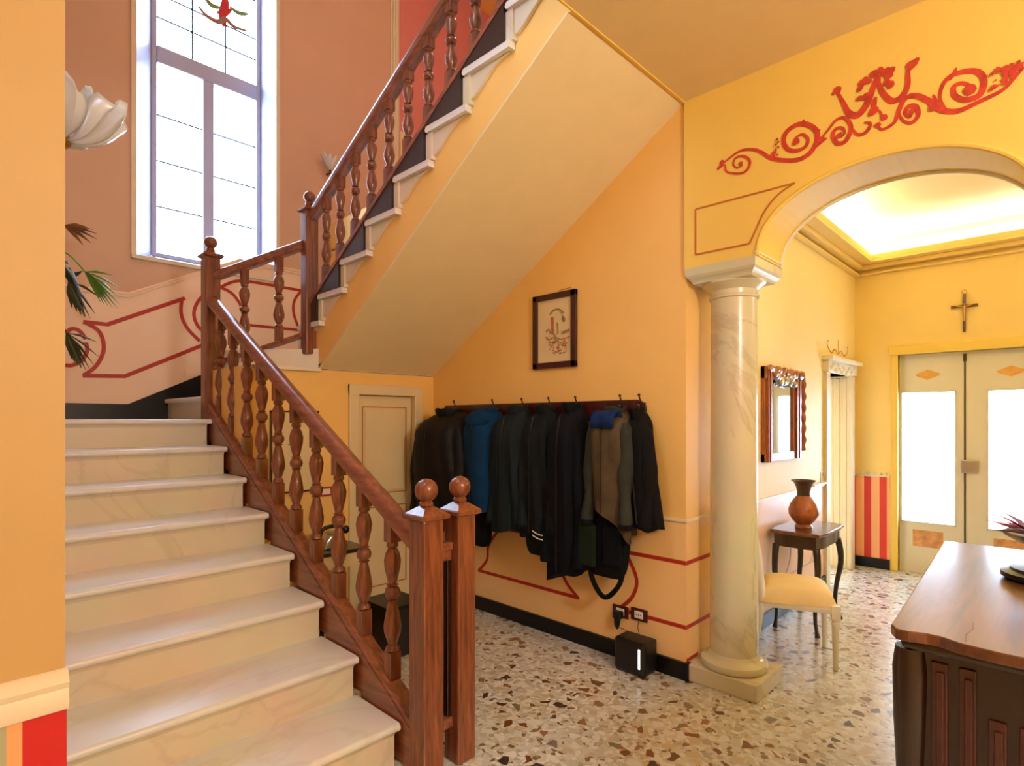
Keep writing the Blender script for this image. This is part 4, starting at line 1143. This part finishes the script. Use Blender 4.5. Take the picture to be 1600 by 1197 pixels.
# blue scarf folded over the hook above the taupe jacket
sc_ = thing('blue_scarf', (XC - 0.2, ycoat(962), 1.58), 'mid blue cloth folded over the hook above the taupe jacket', 'scarf')
s_ = MB(); vs = []; fs = []
yy = ycoat(962)
for i in range(9):
    t = i / 8; a = pi * t
    for j in range(9):
        u = j / 8 - 0.5
        vs.append((XC - 0.23 - 0.055 * cos(a) + 0.008 * sin(9 * u), yy + u * 0.155, 1.50 + 0.075 * sin(a) ** 0.6 - (0.03 * t if t > 0.5 else 0.05 * (1 - t)) + 0.004 * sin(14 * u)))
for i in range(8):
    for j in range(8): fs.append((i * 9 + j, i * 9 + j + 1, (i + 1) * 9 + j + 1, (i + 1) * 9 + j))
s_.add(vs, fs); so_ = obj('fold', s_, C_MIDBLUE, sc_, smooth=True)
md = so_.modifiers.new('thick', 'SOLIDIFY'); md.thickness = 0.02
# black shoulder bag hanging below the taupe jacket
def bag(name, label, y, w_, z0, z1, x0, m, strap_drop=0.1, strapm=None):
    r = thing(name, (x0, y, z1), label, 'bag', 'bags hanging on the rack')
    b = MB(); vs = []; fs = []; n, k_ = 24, 12
    for i in range(k_ + 1):
        t = i / k_; sh = (sin(pi * (0.06 + 0.88 * t))) ** 0.25
        for j in range(n):
            a = 2 * pi * j / n
            wv = 1 + 0.03 * sin(4 * a + 5 * t)
            vs.append((x0 - 0.055 * sh * wv * sin(a) * (0.7 + 0.4 * t), y + w_ / 2 * sh * wv * (abs(cos(a)) ** 0.6) * (1 if cos(a) > 0 else -1), z1 - (z1 - z0) * t))
    for i in range(k_):
        for j in range(n):
            q_ = (j + 1) % n; fs.append((i * n + j, i * n + q_, (i + 1) * n + q_, (i + 1) * n + j))
    fs.append(tuple(range(n))); fs.append(tuple(k_ * n + j for j in range(n))[::-1])
    b.add(vs, fs); obj('body', b, m, r, smooth=True)
    st_ = MB(); st_.tube(crom([(x0, y - w_ * 0.4, z1 - 0.03), (x0 + 0.02, y - w_ * 0.2, z1 + 0.25), (x0 + 0.06, y, 1.56), (x0 + 0.02, y + w_ * 0.2, z1 + 0.25), (x0, y + w_ * 0.4, z1 - 0.03)]), 0.009, 8)
    obj('strap', st_, m, r, smooth=True)
    if strap_drop > 0:
        s2 = MB(); s2.tube(crom([(x0, y + w_ * 0.42, z0 + 0.12), (x0 - 0.02, y + w_ * 0.36, z0 - 0.02), (x0 - 0.02, y + w_ * 0.05, z0 - strap_drop), (x0 - 0.02, y - w_ * 0.3, z0 - 0.03), (x0, y - w_ * 0.36, z0 + 0.1)]), 0.016, 8)
        obj('loop_strap', s2, m, r, smooth=True)
    return r
bg = bag('shoulder_bag', 'large black shoulder bag with a drooping strap below the taupe jacket', ycoat(952), 0.31, 0.54, 1.0, XC - 0.14, C_BLACK, 0.13)
obj('side_pocket', box((XC - 0.205, ycoat(958) - 0.10, 0.62), (XC - 0.18, ycoat(958) + 0.03, 0.86)), C_NAVY, bg, bev=0.02)
gs = thing('green_bag', (XC - 0.12, ycoat(930), 0.75), 'small dark green cloth bag between the long coat and the black shoulder bag', 'bag', 'bags hanging on the rack')
obj('pouch', box((XC - 0.25, ycoat(946), 0.60), (XC - 0.215, ycoat(920), 0.86)), C_GREEN, gs, bev=0.02)
obj('strap', MB().tube([(XC - 0.23, ycoat(930), 0.85), (XC - 0.2, ycoat(930), 1.1), (XC - 0.05, ycoat(925), 1.55)], 0.006, 6), C_GREEN, gs)
sb_ = bag('gym_bag', 'black gym bag with white stripes below the charcoal jacket', ycoat(856), 0.26, 0.60, 0.86, XC - 0.20, C_BLACK, 0)
for k in range(2):
    ymid = ycoat(862)
    obj('white_stripe', MB().tube(crom([(XC - 0.268, ymid + 0.05, 0.735 + k * 0.028), (XC - 0.270, ymid, 0.72 + k * 0.028), (XC - 0.268, ymid - 0.04, 0.717 + k * 0.028)]), 0.0035, 6), M['white'], sb_)
bag('small_bag', 'small black bag with thin strap ends below the blue jacket, next to the newel balls', ycoat(757), 0.22, 0.56, 0.86, XC - 0.17, C_BLACK, 0.0)

# ------------------------------------------------------------------ sockets, cable, black box
def plate(px, py, label, plug=False, wall='x'):
    c = onx(px, py, XC) ; X = XC - 0.004
    t = thing('socket', (X, c.y, c.z), label, 'socket', 'wall sockets')
    obj('cover_plate', box((X - 0.01, c.y - 0.058, c.z - 0.038), (X, c.y + 0.058, c.z + 0.038)), M['darkred'], t, bev=0.006)
    obj('socket_insert', box((X - 0.013, c.y - 0.03, c.z - 0.022), (X - 0.009, c.y + 0.03, c.z + 0.022)), M['white'], t, bev=0.003)
    hh = MB()
    for dy in (-0.014, 0.0, 0.014): hh.lathe([(0.003, -0.001), (0.003, 0.001)], (0, 0, 0), 8)
    h3 = MB()
    for dy in (-0.014, 0.0, 0.014): h3.box((X - 0.0145, c.y + dy - 0.003, c.z - 0.003), (X - 0.012, c.y + dy + 0.003, c.z + 0.003))
    obj('socket_hole', h3, M['blackplastic'], t)
    return t, c
plate(1000, 960, 'free dark red socket plate with white insert above the black box')
t, c = plate(971, 955, 'dark red socket plate holding the black plug adapter')
ad = thing('plug_adapter', (XC - 0.02, c.y, c.z - 0.02), 'black plug adapter pushed into the left socket', 'plug')
am = MB(); am.box((XC - 0.06, c.y - 0.03, c.z - 0.035), (XC - 0.016, c.y + 0.03, c.z + 0.01))
obj('adapter_body', am, M['blackplastic'], ad, bev=0.008)
pm = MB(); pm.tube([(XC - 0.045, c.y, c.z - 0.03), (XC - 0.05, c.y, c.z - 0.075), (XC - 0.048, c.y, c.z - 0.10)], [0.022, 0.018, 0.005], 12)
obj('plug', pm, M['blackplastic'], ad, smooth=True)
cbx = onx(995, 1030, XC - 0.09)
byc = cbx.y
bx = thing('black_box', (XC - 0.1, byc, 0), 'small black box with a lit white strip on the floor below the sockets', 'device')
obj('casing', box((XC - 0.175, byc - 0.105, 0.006), (XC - 0.03, byc + 0.105, 0.20)), M['blackplastic'], bx, bev=0.016)
obj('light_strip', box((XC - 0.1785, byc - 0.075, 0.05), (XC - 0.174, byc - 0.062, 0.165)), M['led'], bx, bev=0.001)
ft = MB()
for dx in (-0.155, -0.05):
    for dy in (-0.085, 0.085): ft.lathe([(0.01, 0.0), (0.01, 0.008)], (XC + dx, byc + dy, 0), 10)
obj('rubber_foot', ft, M['blackplastic'], bx)
for (yy_, z_, nm, lab) in ((c.y, c.z - 0.10, 'power_cable', 'thin dark cable dropping from the plug adapter to the black box'), (onx(1000, 960, XC).y, onx(1000, 960, XC).z - 0.035, 'signal_cable', 'thin dark cable dropping from the free socket to the black box')):
    cb = MB(); cb.tube([(XC - 0.03 if nm == 'power_cable' else XC - 0.012, yy_, z_), (XC - 0.026, yy_, (z_ + 0.2) / 2), (XC - 0.03, yy_ * 0.6 + byc * 0.4, 0.19)], 0.0022, 6)
    tag(obj(nm, cb, M['darkred']), lab, 'cable')

# ------------------------------------------------------------------ under the stairs: telephone table, small things
tp = thing('telephone_table', (1.96, 3.68, 0), 'dark little telephone table against the wall under the landing', 'table')
obj('table_top', box((1.78, 3.50, 0.585), (2.14, 3.88, 0.61)), M['dwood'], tp, bev=0.005)
obj('drawer', box((1.80, 3.52, 0.49), (2.12, 3.86, 0.585)), M['door'], tp, bev=0.004)
for sx_ in (1.805, 2.115):
    for sy_ in (3.525, 3.855):
        obj('leg', MB().tube([(sx_, sy_, 0.5), (sx_, sy_, 0.25), (sx_, sy_, 0.0)], [0.016, 0.018, 0.012], 10), M['dwood'], tp, smooth=True)
te = thing('telephone', (1.95, 3.66, 0.61), 'old black and silver telephone on the little table', 'telephone')
obj('base', MB().prism([(1.86, 0.61), (2.04, 0.61), (2.02, 0.665), (1.99, 0.70), (1.91, 0.70), (1.88, 0.665)], 'y', 3.60, 3.74), M['steel'], te, bev=0.008)
obj('cradle', box((1.925, 3.63, 0.70), (1.975, 3.69, 0.725)), M['steel'], te, bev=0.004)
hs = MB(); hs.tube(crom([(1.85, 3.66, 0.725), (1.90, 3.66, 0.75), (1.95, 3.66, 0.755), (2.0, 3.66, 0.75), (2.05, 3.66, 0.725)]), 0.014, 10); hs.sphere((1.85, 3.66, 0.72), 0.03, 14, 8); hs.sphere((2.05, 3.66, 0.72), 0.03, 14, 8)
obj('handset', hs, M['blackplastic'], te, smooth=True)
obj('dial', MB().prism([(1.95 + 0.035 * cos(2 * pi * k / 16), 0.655 + 0.035 * sin(2 * pi * k / 16)) for k in range(16)], 'y', 3.59, 3.60), M['blackplastic'], te)
sw_ = thing('light_switch', (2.04, YB, 0.965), 'dark red switch plate with white rocker left of the small door', 'switch')
cs_ = ony(508, 768, YB)
obj('cover_plate', box((cs_.x - 0.055, YB - 0.01, cs_.z - 0.035), (cs_.x + 0.055, YB - 0.001, cs_.z + 0.035)), M['red'], sw_, bev=0.005)
obj('rocker', box((cs_.x - 0.03, YB - 0.014, cs_.z - 0.02), (cs_.x + 0.035, YB - 0.009, cs_.z + 0.02)), M['white'], sw_, bev=0.003)
bk_ = thing('black_crate', (2.12, 3.05, 0), 'black box on the floor behind the lower balustrade', 'box')
obj('box_body', box((1.98, 3.00, 0.0), (2.24, 3.30, 0.30)), M['blackplastic'], bk_, bev=0.012)
obj('box_lid', box((1.97, 2.99, 0.30), (2.25, 3.31, 0.325)), M['black'], bk_, bev=0.008)

# ------------------------------------------------------------------ mirror, side table, vase, chair
mz0, mz1 = 1.19, 1.88; mx0, mx1 = 4.15, 4.93
mi = thing('mirror', (4.54, YC, 1.2), 'carved walnut-framed mirror on the pale wall above the vase', 'mirror')
fm = MB(); fwd = 0.15
n = 60
def fr_profile(mb, x0, x1, z0, z1):
    for a, b, c_, d in ((x0, z0, x0 + 0.13, z1), (x1 - 0.19, z0, x1, z1)):
        k = 5
        for i in range(k):
            t0 = i / k; w0 = (c_ - a)
            mb.box((a + w0 * t0, YC - 0.02 - 0.035 * sin(pi * (t0 + 0.1)), b), (a + w0 * (t0 + 1 / k), YC - 0.002, d))
    mb.box((x0, YC - 0.035, z0), (x1, YC - 0.002, z0 + 0.06)); mb.box((x0, YC - 0.04, z1 - 0.09), (x1, YC - 0.002, z1))
fr_profile(fm, mx0, mx1, mz0, mz1)
fo = obj('frame', fm, M['giltwood'], mi, bev=0.004)
cv = MB()
cpath = [Vector((mx0 + 0.03 + k * (mx1 - mx0 - 0.06) / 60, YC - 0.045, mz1 - 0.035 + 0.02 * sin(k * 0.55))) for k in range(61)]
cpath += [Vector((mx1 - 0.03 + 0.006 * sin(k * 0.8), YC - 0.045, mz1 - 0.06 - k * 0.0145)) for k in range(1, 40)]
cv.tube(cpath, [0.019 + 0.010 * abs(sin(k * 0.52)) for k in range(len(cpath))], 8)
obj('carving', cv, M['giltwood'], fo, smooth=True)
cv2 = MB()
cv2.tube([Vector((mx0 + 0.16 + k * 0.011, YC - 0.05, mz1 - 0.09 + 0.025 * sin(k * 0.7))) for k in range(36)], [0.014 + 0.014 * abs(sin(k * 0.6)) for k in range(36)], 8)
obj('silvered_carving', cv2, M['steel'], fo, smooth=True)
obj('glass', box((mx0 + 0.12, YC - 0.018, mz0 + 0.05), (mx1 - 0.18, YC - 0.012, mz1 - 0.08)), M['mirror'], mi)

tx0, tx1, ty0, ty1 = 4.20, 4.78, 1.20, 1.53
tb_ = thing('side_table', ((tx0 + tx1) / 2, (ty0 + ty1) / 2, 0), 'dark walnut side table with curved legs below the mirror', 'table')
def wavy(x0, x1, y0, y1, e=0.0):
    pts = []
    cs4 = [(x0, y0), (x1, y0), (x1, y1), (x0, y1)]
    for (a, b) in zip(cs4, cs4[1:] + cs4[:1]):
        a, b = Vector(a), Vector(b); d = (b - a); nn = Vector((d.y, -d.x)).normalized()
        for k in range(10):
            t = k / 10
            pts.append(tuple(a + d * t + nn * (0.012 * sin(2 * pi * t) * 0 + 0.016 * (1 - abs(2 * t - 1)) * sin(pi * t) - 0.006 * cos(4 * pi * t) + e)))
    return pts
obj('table_top', MB().prism(wavy(tx0, tx1, ty0, ty1), 'z', 0.69, 0.715), M['dwoodtop'], tb_, bev=0.006)
obj('apron', MB().prism(wavy(tx0 + 0.025, tx1 - 0.025, ty0 + 0.025, ty1 - 0.02), 'z', 0.60, 0.69), M['dwood'], tb_)
for sx_, x in ((-1, tx0 + 0.035), (1, tx1 - 0.035)):
    for sy_, y in ((-1, ty0 + 0.035), (1, ty1 - 0.03)):
        pts = []; rr = []
        for i in range(14):
            t = i / 13
            k = 0.035 * sin(pi * min(1, t * 2.0)) * (1 if t < 0.5 else 0) - 0.022 * sin(pi * max(0, (t - 0.5) * 2)) + 0.03 * max(0, t - 0.85) / 0.15
            pts.append((x + sx_ * (k * 0.7 - 0.005), y + sy_ * (k * 0.5 if sy_ < 0 else 0), 0.61 * (1 - t) + 0.008 * t)); rr.append(0.024 - 0.012 * min(1, t * 1.15) + (0.006 if t > 0.93 else 0))
        obj('leg', MB().tube(pts, rr, 10), M['dwood'], tb_, smooth=True)
va = thing('vase', (4.40, 1.365, 0.715), 'brown speckled ceramic vase with a dark flared neck on the side table', 'vase')
vz = 0.715
obj('body', MB().lathe([(0.055, 0), (0.06, 0.01), (0.048, 0.03), (0.075, 0.06), (0.098, 0.10), (0.10, 0.135), (0.088, 0.175), (0.062, 0.215), (0.045, 0.235)], (4.40, 1.365, vz), 32), M['vase'], va, smooth=True)
obj('neck', MB().lathe([(0.045, 0.235), (0.043, 0.26), (0.052, 0.30), (0.066, 0.33), (0.082, 0.34), (0.082, 0.345), (0.06, 0.338), (0.04, 0.30)], (4.40, 1.365, vz), 32), M['vasedark'], va, smooth=True)
hk = thing('wall_hook', (5.45, YC, 0.95), 'small wire hook on a white ledge beside the side doorway', 'hook')
obj('ledge', box((5.2, YC - 0.05, 0.93), (SDX0 - 0.11, YC - 0.001, 0.945)), M['white'], hk, bev=0.003)
obj('wire', MB().tube([(5.42, YC - 0.03, 0.94), (5.42, YC - 0.03, 1.02), (5.44, YC - 0.03, 1.04), (5.48, YC - 0.03, 1.035), (5.49, YC - 0.03, 1.0)], 0.004, 8), M['steel'], hk)

# chair: local frame, x depth forward, y width; placed with rotation
ch = thing('chair', (0, 0, 0), 'white painted chair with cream padded seat beside the column', 'chair')
CW, CD, SHt = 0.43, 0.44, 0.40
def cobj(nm, mb, m_, par=None, **k): return obj(nm, mb, m_, par or ch, **k)
sr = MB()
sr.prism([(-CD / 2, -CW / 2 + 0.02), (CD / 2, -CW / 2), (CD / 2, CW / 2), (-CD / 2, CW / 2 - 0.02)], 'z', 0.335, 0.368)
cobj('seat_rail', sr, M['white'], bev=0.006)
ss = MB(); nn_ = 14; vs = []; fs = []
for i in range(nn_ + 1):
    for j in range(nn_ + 1):
        u, v = i / nn_ * 2 - 1, j / nn_ * 2 - 1
        vs.append((u * CD / 2 * 0.98, v * (CW / 2 - 0.006) , 0.368 + 0.115 * ((1 - u ** 4) * (1 - v ** 4)) ** 0.42))
for i in range(nn_):
    for j in range(nn_): fs.append((i * 15 + j, i * 15 + j + 1, (i + 1) * 15 + j + 1, (i + 1) * 15 + j))
ss.add(vs, fs); cobj('seat', ss, M['seat'], smooth=True)
for s in (-1, 1):
    fl2 = MB(); x = CD / 2 - 0.022; y = s * (CW / 2 - 0.022)
    fl2.box((x - 0.024, y - 0.024, 0.31), (x + 0.024, y + 0.024, 0.385)); fl2.lathe([(0.012, 0.0), (0.014, 0.02), (0.020, 0.26), (0.024, 0.275), (0.017, 0.29), (0.024, 0.302), (0.022, 0.312)], (x, y, 0), 16)
    cobj('leg', fl2, M['white'], smooth=True)
    bl2 = MB(); x = -CD / 2 + 0.018; y = s * (CW / 2 - 0.035)
    bl2.tube([(x - 0.06, y, 0.0), (x - 0.02, y, 0.2), (x, y, 0.40)], [0.014, 0.017, 0.021], 10)
    cobj('leg', bl2, M['white'], smooth=True)
    bp_ = MB(); bp_.tube([(x, y, 0.40), (x - 0.02, y, 0.65), (x - 0.07, y, 0.92)], [0.021, 0.018, 0.014], 10)
    cobj('back_post', bp_, M['white'], smooth=True)
bk3 = MB(); bk3.tube(crom([(-CD / 2 - 0.05, -CW / 2 + 0.035, 0.90), (-CD / 2 - 0.065, 0, 0.945), (-CD / 2 - 0.05, CW / 2 - 0.035, 0.90)]), 0.022, 10)
cobj('top_rail', bk3, M['white'], smooth=True)
cobj('backrest', box((-CD / 2 - 0.035, -CW / 2 + 0.07, 0.56), (-CD / 2 - 0.005, CW / 2 - 0.07, 0.86)), M['seat'], bev=0.012)
# forward direction of the chair on plan
fwdv = Vector((0.41, -0.91)); ang = atan2(fwdv.y, fwdv.x)
ch.rotation_euler = (0, 0, ang)
FLx, FLy = 3.78, 0.995       # near front leg foot
lx, ly = CD / 2 - 0.022, -(CW / 2 - 0.022)
ch.location = (FLx - (lx * cos(ang) - ly * sin(ang)), FLy - (lx * sin(ang) + ly * cos(ang)), 0)

# ------------------------------------------------------------------ sideboard
bo = thing('sideboard', (2.2, 0.06, 0), 'dark walnut sideboard with a glossy worn top at the right edge', 'sideboard')
BX0, BX1, BY0, BY1, BZ = 1.61, 2.92, -0.26, 0.31, 1.0
top = [(BX0 + 0.0, BY0), (BX1, BY0), (BX1, BY1 + 0.055), (BX0 + 0.03, BY1), (BX0, BY1 - 0.015), (BX0 - 0.002, BY1 - 0.04), (BX0 + 0.012, BY1 - 0.075), (BX0 + 0.012, BY1 - 0.10), (BX0 - 0.005, BY1 - 0.135), (BX0 - 0.012, BY1 - 0.2)]
obj('top_board', MB().prism(top, 'z', BZ - 0.026, BZ), M['dwoodtop'], bo, bev=0.004)
obj('top_moulding', MB().box((BX0 + 0.02, BY0 + 0.02, BZ - 0.05), (BX1 - 0.02, BY1 - 0.02, BZ - 0.026)), M['dwood'], bo, bev=0.01)
obj('body', box((BX0 + 0.045, BY0 + 0.04, 0.08), (BX1 - 0.04, BY1 - 0.03, BZ - 0.05)), M['dwood'], bo, bev=0.004)
# corner stile swelling downwards, fluted
crn = MB(); crn.lathe([(0.028, 0.0), (0.03, 0.06), (0.020, 0.10), (0.018, 0.35), (0.026, 0.60), (0.034, 0.78), (0.036, 0.90), (0.030, 0.95)], (BX0 + 0.05, BY1 - 0.035, 0), 20)
obj('corner_pilaster', crn, M['dwood'], bo, smooth=True)
ey = [BY1 - 0.09 - 0.052 * k for k in range(9)]
for k, y in enumerate(ey):
    zt = BZ - 0.07 if k < 2 else BZ - 0.17
    obj('reeding', MB().box((BX0 + 0.037, y - 0.02, 0.16), (BX0 + 0.0455, y + 0.012, zt)).box((BX0 + 0.030, y - 0.014, 0.2), (BX0 + 0.038, y + 0.002, zt - 0.02)), M['frame'], bo, bev=0.003)
for x in (BX0 + 0.08, BX1 - 0.08):
    obj('foot', MB().lathe([(0.03, 0), (0.045, 0.03), (0.04, 0.08)], (x, BY1 - 0.08, 0), 16), M['dwood'], bo, smooth=True)
obj('front_door', box((BX0 + 0.15, BY1 - 0.031, 0.14), (BX0 + 0.62, BY1 - 0.015, BZ - 0.1)), M['dwood'], bo, bev=0.005)
obj('front_door', box((BX0 + 0.66, BY1 - 0.031, 0.14), (BX1 - 0.15, BY1 - 0.015, BZ - 0.1)), M['dwood'], bo, bev=0.005)
obj('split_crack', MB().tube([onz for onz in [(BX0 + 0.02, 0.165, BZ - 0.0002), (BX0 + 0.07, 0.17, BZ - 0.0002), (BX0 + 0.13, 0.163, BZ - 0.0002), (BX0 + 0.19, 0.168, BZ - 0.0002)]], 0.0012, 6), M['frame'], bo)

# dish on stand with dried flowers
fc = Vector((2.40, 0.045))
fd = thing('flower_dish', (fc.x, fc.y, BZ), 'silvery dish of dried purple flowers on a dark round stand, on the sideboard', 'dish')
obj('stand', MB().lathe([(0.10, 0.0), (0.112, 0.008), (0.112, 0.022), (0.09, 0.028), (0.088, 0.036), (0.03, 0.04)], (fc.x, fc.y, BZ), 36), M['blackplastic'], fd, smooth=True)
obj('stem', MB().lathe([(0.04, 0.038), (0.016, 0.05), (0.010, 0.08), (0.022, 0.10), (0.03, 0.108)], (fc.x, fc.y, BZ), 20), M['vasedark'], fd, smooth=True)
obj('bowl', MB().lathe([(0.025, 0.104), (0.06, 0.112), (0.095, 0.132), (0.108, 0.145), (0.106, 0.148), (0.08, 0.138)], (fc.x, fc.y, BZ), 36, wob=lambda a, k: 1 + 0.04 * sin(8 * a)), M['steel'], fd, smooth=True)
rn = random.Random(3)
pt = MB(); pr_ = MB()
for k in range(46):
    a = rn.random() * 2 * pi; el = rn.random() * 0.7 + 0.05; L_ = 0.06 + rn.random() * 0.06
    d = Vector((cos(a) * cos(el), sin(a) * cos(el), sin(el))); b0 = Vector((fc.x, fc.y, BZ + 0.14)) + Vector((cos(a), sin(a), 0)) * 0.035
    tgt = b0 + d * L_
    (pr_ if k % 6 == 0 else pt).tube([b0, b0.lerp(tgt, 0.5) + Vector((0, 0, 0.006)), tgt], [0.006, 0.012, 0.001], 6, flat=0.35)
obj('dried_petals', pt, M['flower'], fd); obj('red_petals', pr_, M['flowerred'], fd)

# ------------------------------------------------------------------ frosted petal lamp on the stairwell left wall
ly_, lz_ = 2.55, 2.575
lm = thing('wall_lamp', (XL, ly_, lz_), 'frosted white glass petal wall lamp above the lower flight', 'lamp')
obj('backplate', MB().box((XL, ly_ - 0.06, lz_ - 0.1), (XL + 0.015, ly_ + 0.06, lz_ + 0.1)), M['brass'], lm, bev=0.005)
lc = Vector((XL + 0.12, ly_, lz_))
obj('arm', MB().tube([(XL + 0.01, ly_, lz_ - 0.02), (XL + 0.06, ly_, lz_ - 0.07), (XL + 0.12, ly_, lz_ - 0.09)], 0.008, 8), M['brass'], lm)
def petal(a0, tilt, L_, wd, zc):
    m_ = MB(); vs = []; fs = []; n, k_ = 10, 8
    for i in range(n + 1):
        t = i / n
        r = 0.02 + L_ * sin(t * tilt) ; z = zc - 0.09 + L_ * 1.0 * (1 - cos(t * pi / 2)) * 0.9 - 0.035 * max(0, t - 0.75) * 4
        for j in range(k_ + 1):
            u = (j / k_ * 2 - 1); ww_ = wd * (0.35 + 0.9 * sin(pi * min(1, 0.1 + t * 0.72)))
            a = a0 + u * ww_
            rr = r * (1 - 0.10 * u * u * t) + 0.012 * t * sin(7 * u + a0)
            vs.append((lc.x + rr * cos(a), lc.y + rr * sin(a), z + 0.022 * t * cos(3 * pi * u * 0.5) + 0.012 * t * sin(5 * u)))
    for i in range(n):
        for j in range(k_): fs.append((i * (k_ + 1) + j, i * (k_ + 1) + j + 1, (i + 1) * (k_ + 1) + j + 1, (i + 1) * (k_ + 1) + j))
    m_.add(vs, fs)
    o = obj('petal', m_, M['frosted'], lm, smooth=True)
    md = o.modifiers.new('thick', 'SOLIDIFY'); md.thickness = 0.006
for k in range(6):
    petal(2 * pi * k / 6 + 0.35, 1.35, 0.19, 0.46, lz_)
for k in range(5):
    petal(2 * pi * k / 5 + 0.1, 0.9, 0.15, 0.42, lz_ + 0.05)
obj('socket_cup', MB().lathe([(0.02, -0.11), (0.03, -0.10), (0.026, -0.07)], (lc.x, lc.y, lz_), 16), M['brass'], lm)

# ------------------------------------------------------------------ palm on the landing
px_, py_ = 0.46, 5.05
pmo = thing('potted_palm', (px_, py_, ZL), 'potted palm with green and dry fronds on the landing', 'plant')
obj('pot', MB().lathe([(0.10, 0), (0.12, 0.02), (0.155, 0.26), (0.17, 0.27), (0.17, 0.30), (0.15, 0.30)], (px_, py_, ZL), 28), M['pot'], pmo, smooth=True)
obj('soil', MB().lathe([(0.15, 0.28), (0.14, 0.285)], (px_, py_, ZL), 20), M['dwood'], pmo)
obj('trunk', MB().tube(crom([(px_, py_, ZL + 0.28), (px_ + 0.02, py_, ZL + 0.7), (px_, py_, ZL + 1.1)]), [0.03] * 6 + [0.025] * 7, 10), M['leafdry'], pmo, smooth=True)
def frond(tip, m_, nl=9, L_=0.22, start=None, droop=0.1, fan=0.9):
    f_ = MB(); b0 = Vector(start) if start else Vector((px_, py_, ZL + 1.1)); tip = Vector(tip)
    midp = b0.lerp(tip, 0.6) + Vector((0, 0, droop)); stem = crom([b0, midp, tip])
    f_.tube(stem, [0.006] * len(stem), 6)
    d = (tip - midp).normalized()
    for k in range(nl):
        t = k / (nl - 1) * 2 - 1
        side = d.cross(Vector((0, 0, 1))).normalized()
        dd_ = (d * cos(t * fan) + side * sin(t * fan) * 0.35 + Vector((0, 0, 1)) * sin(t * fan) * 0.8).normalized()
        e = tip + dd_ * L_ * (1 - 0.2 * abs(t)) + Vector((0, 0, -0.05 * (1 + t)))
        e.x = max(e.x, XL + 0.03)
        f_.tube([tip, tip.lerp(e, 0.5) + Vector((0, 0, 0.012)), e], [0.006, 0.023, 0.002], 6, flat=0.4)
    obj('frond', f_, m_, pmo)
def lp(px, py, y=5.0): return ony(px, py, y)
frond(lp(133, 425, 4.95), M['leaf'], 9, 0.27)
frond(lp(108, 438, 5.0), M['leafdark'], 9, 0.24, fan=1.5)
frond(lp(100, 352, 5.1), M['leafdry'], 6, 0.22, fan=0.8)
frond(lp(104, 520, 5.1), M['leafdark'], 9, 0.24, start=(px_, py_, ZL + 0.75))
frond(lp(96, 410, 4.8), M['leafdark'], 7, 0.26, fan=1.2)
frond((0.3, 5.3, 3.0), M['leaf'], 8, 0.25)
frond((0.35, 4.7, 2.9), M['leaf'], 8, 0.25)
# small ceramic/plant sconce on the window wall right of the window
wsn = thing('wall_sconce', (2.72, YW, 3.9), 'small grey flower-shaped wall light right of the stair window', 'lamp')
q0 = ony(516, 252, YW - 0.08)
s5 = MB()
for k in range(5):
    a = pi * (0.15 + 0.18 * k)
    s5.tube([q0 + Vector((0, 0.0, -0.09)), q0 + Vector((0.07 * cos(a), 0, 0.0)), q0 + Vector((0.13 * cos(a), -0.01, 0.06 + 0.03 * sin(a)))], [0.02, 0.035, 0.004], 8, flat=0.5)
obj('shade', s5, M['frosted'], wsn, smooth=True)
obj('bracket', MB().tube([q0 + Vector((0, 0.085, -0.12)), q0 + Vector((0, 0, -0.13)), q0 + Vector((0, 0, -0.08))], 0.012, 8), M['vasedark'], wsn)
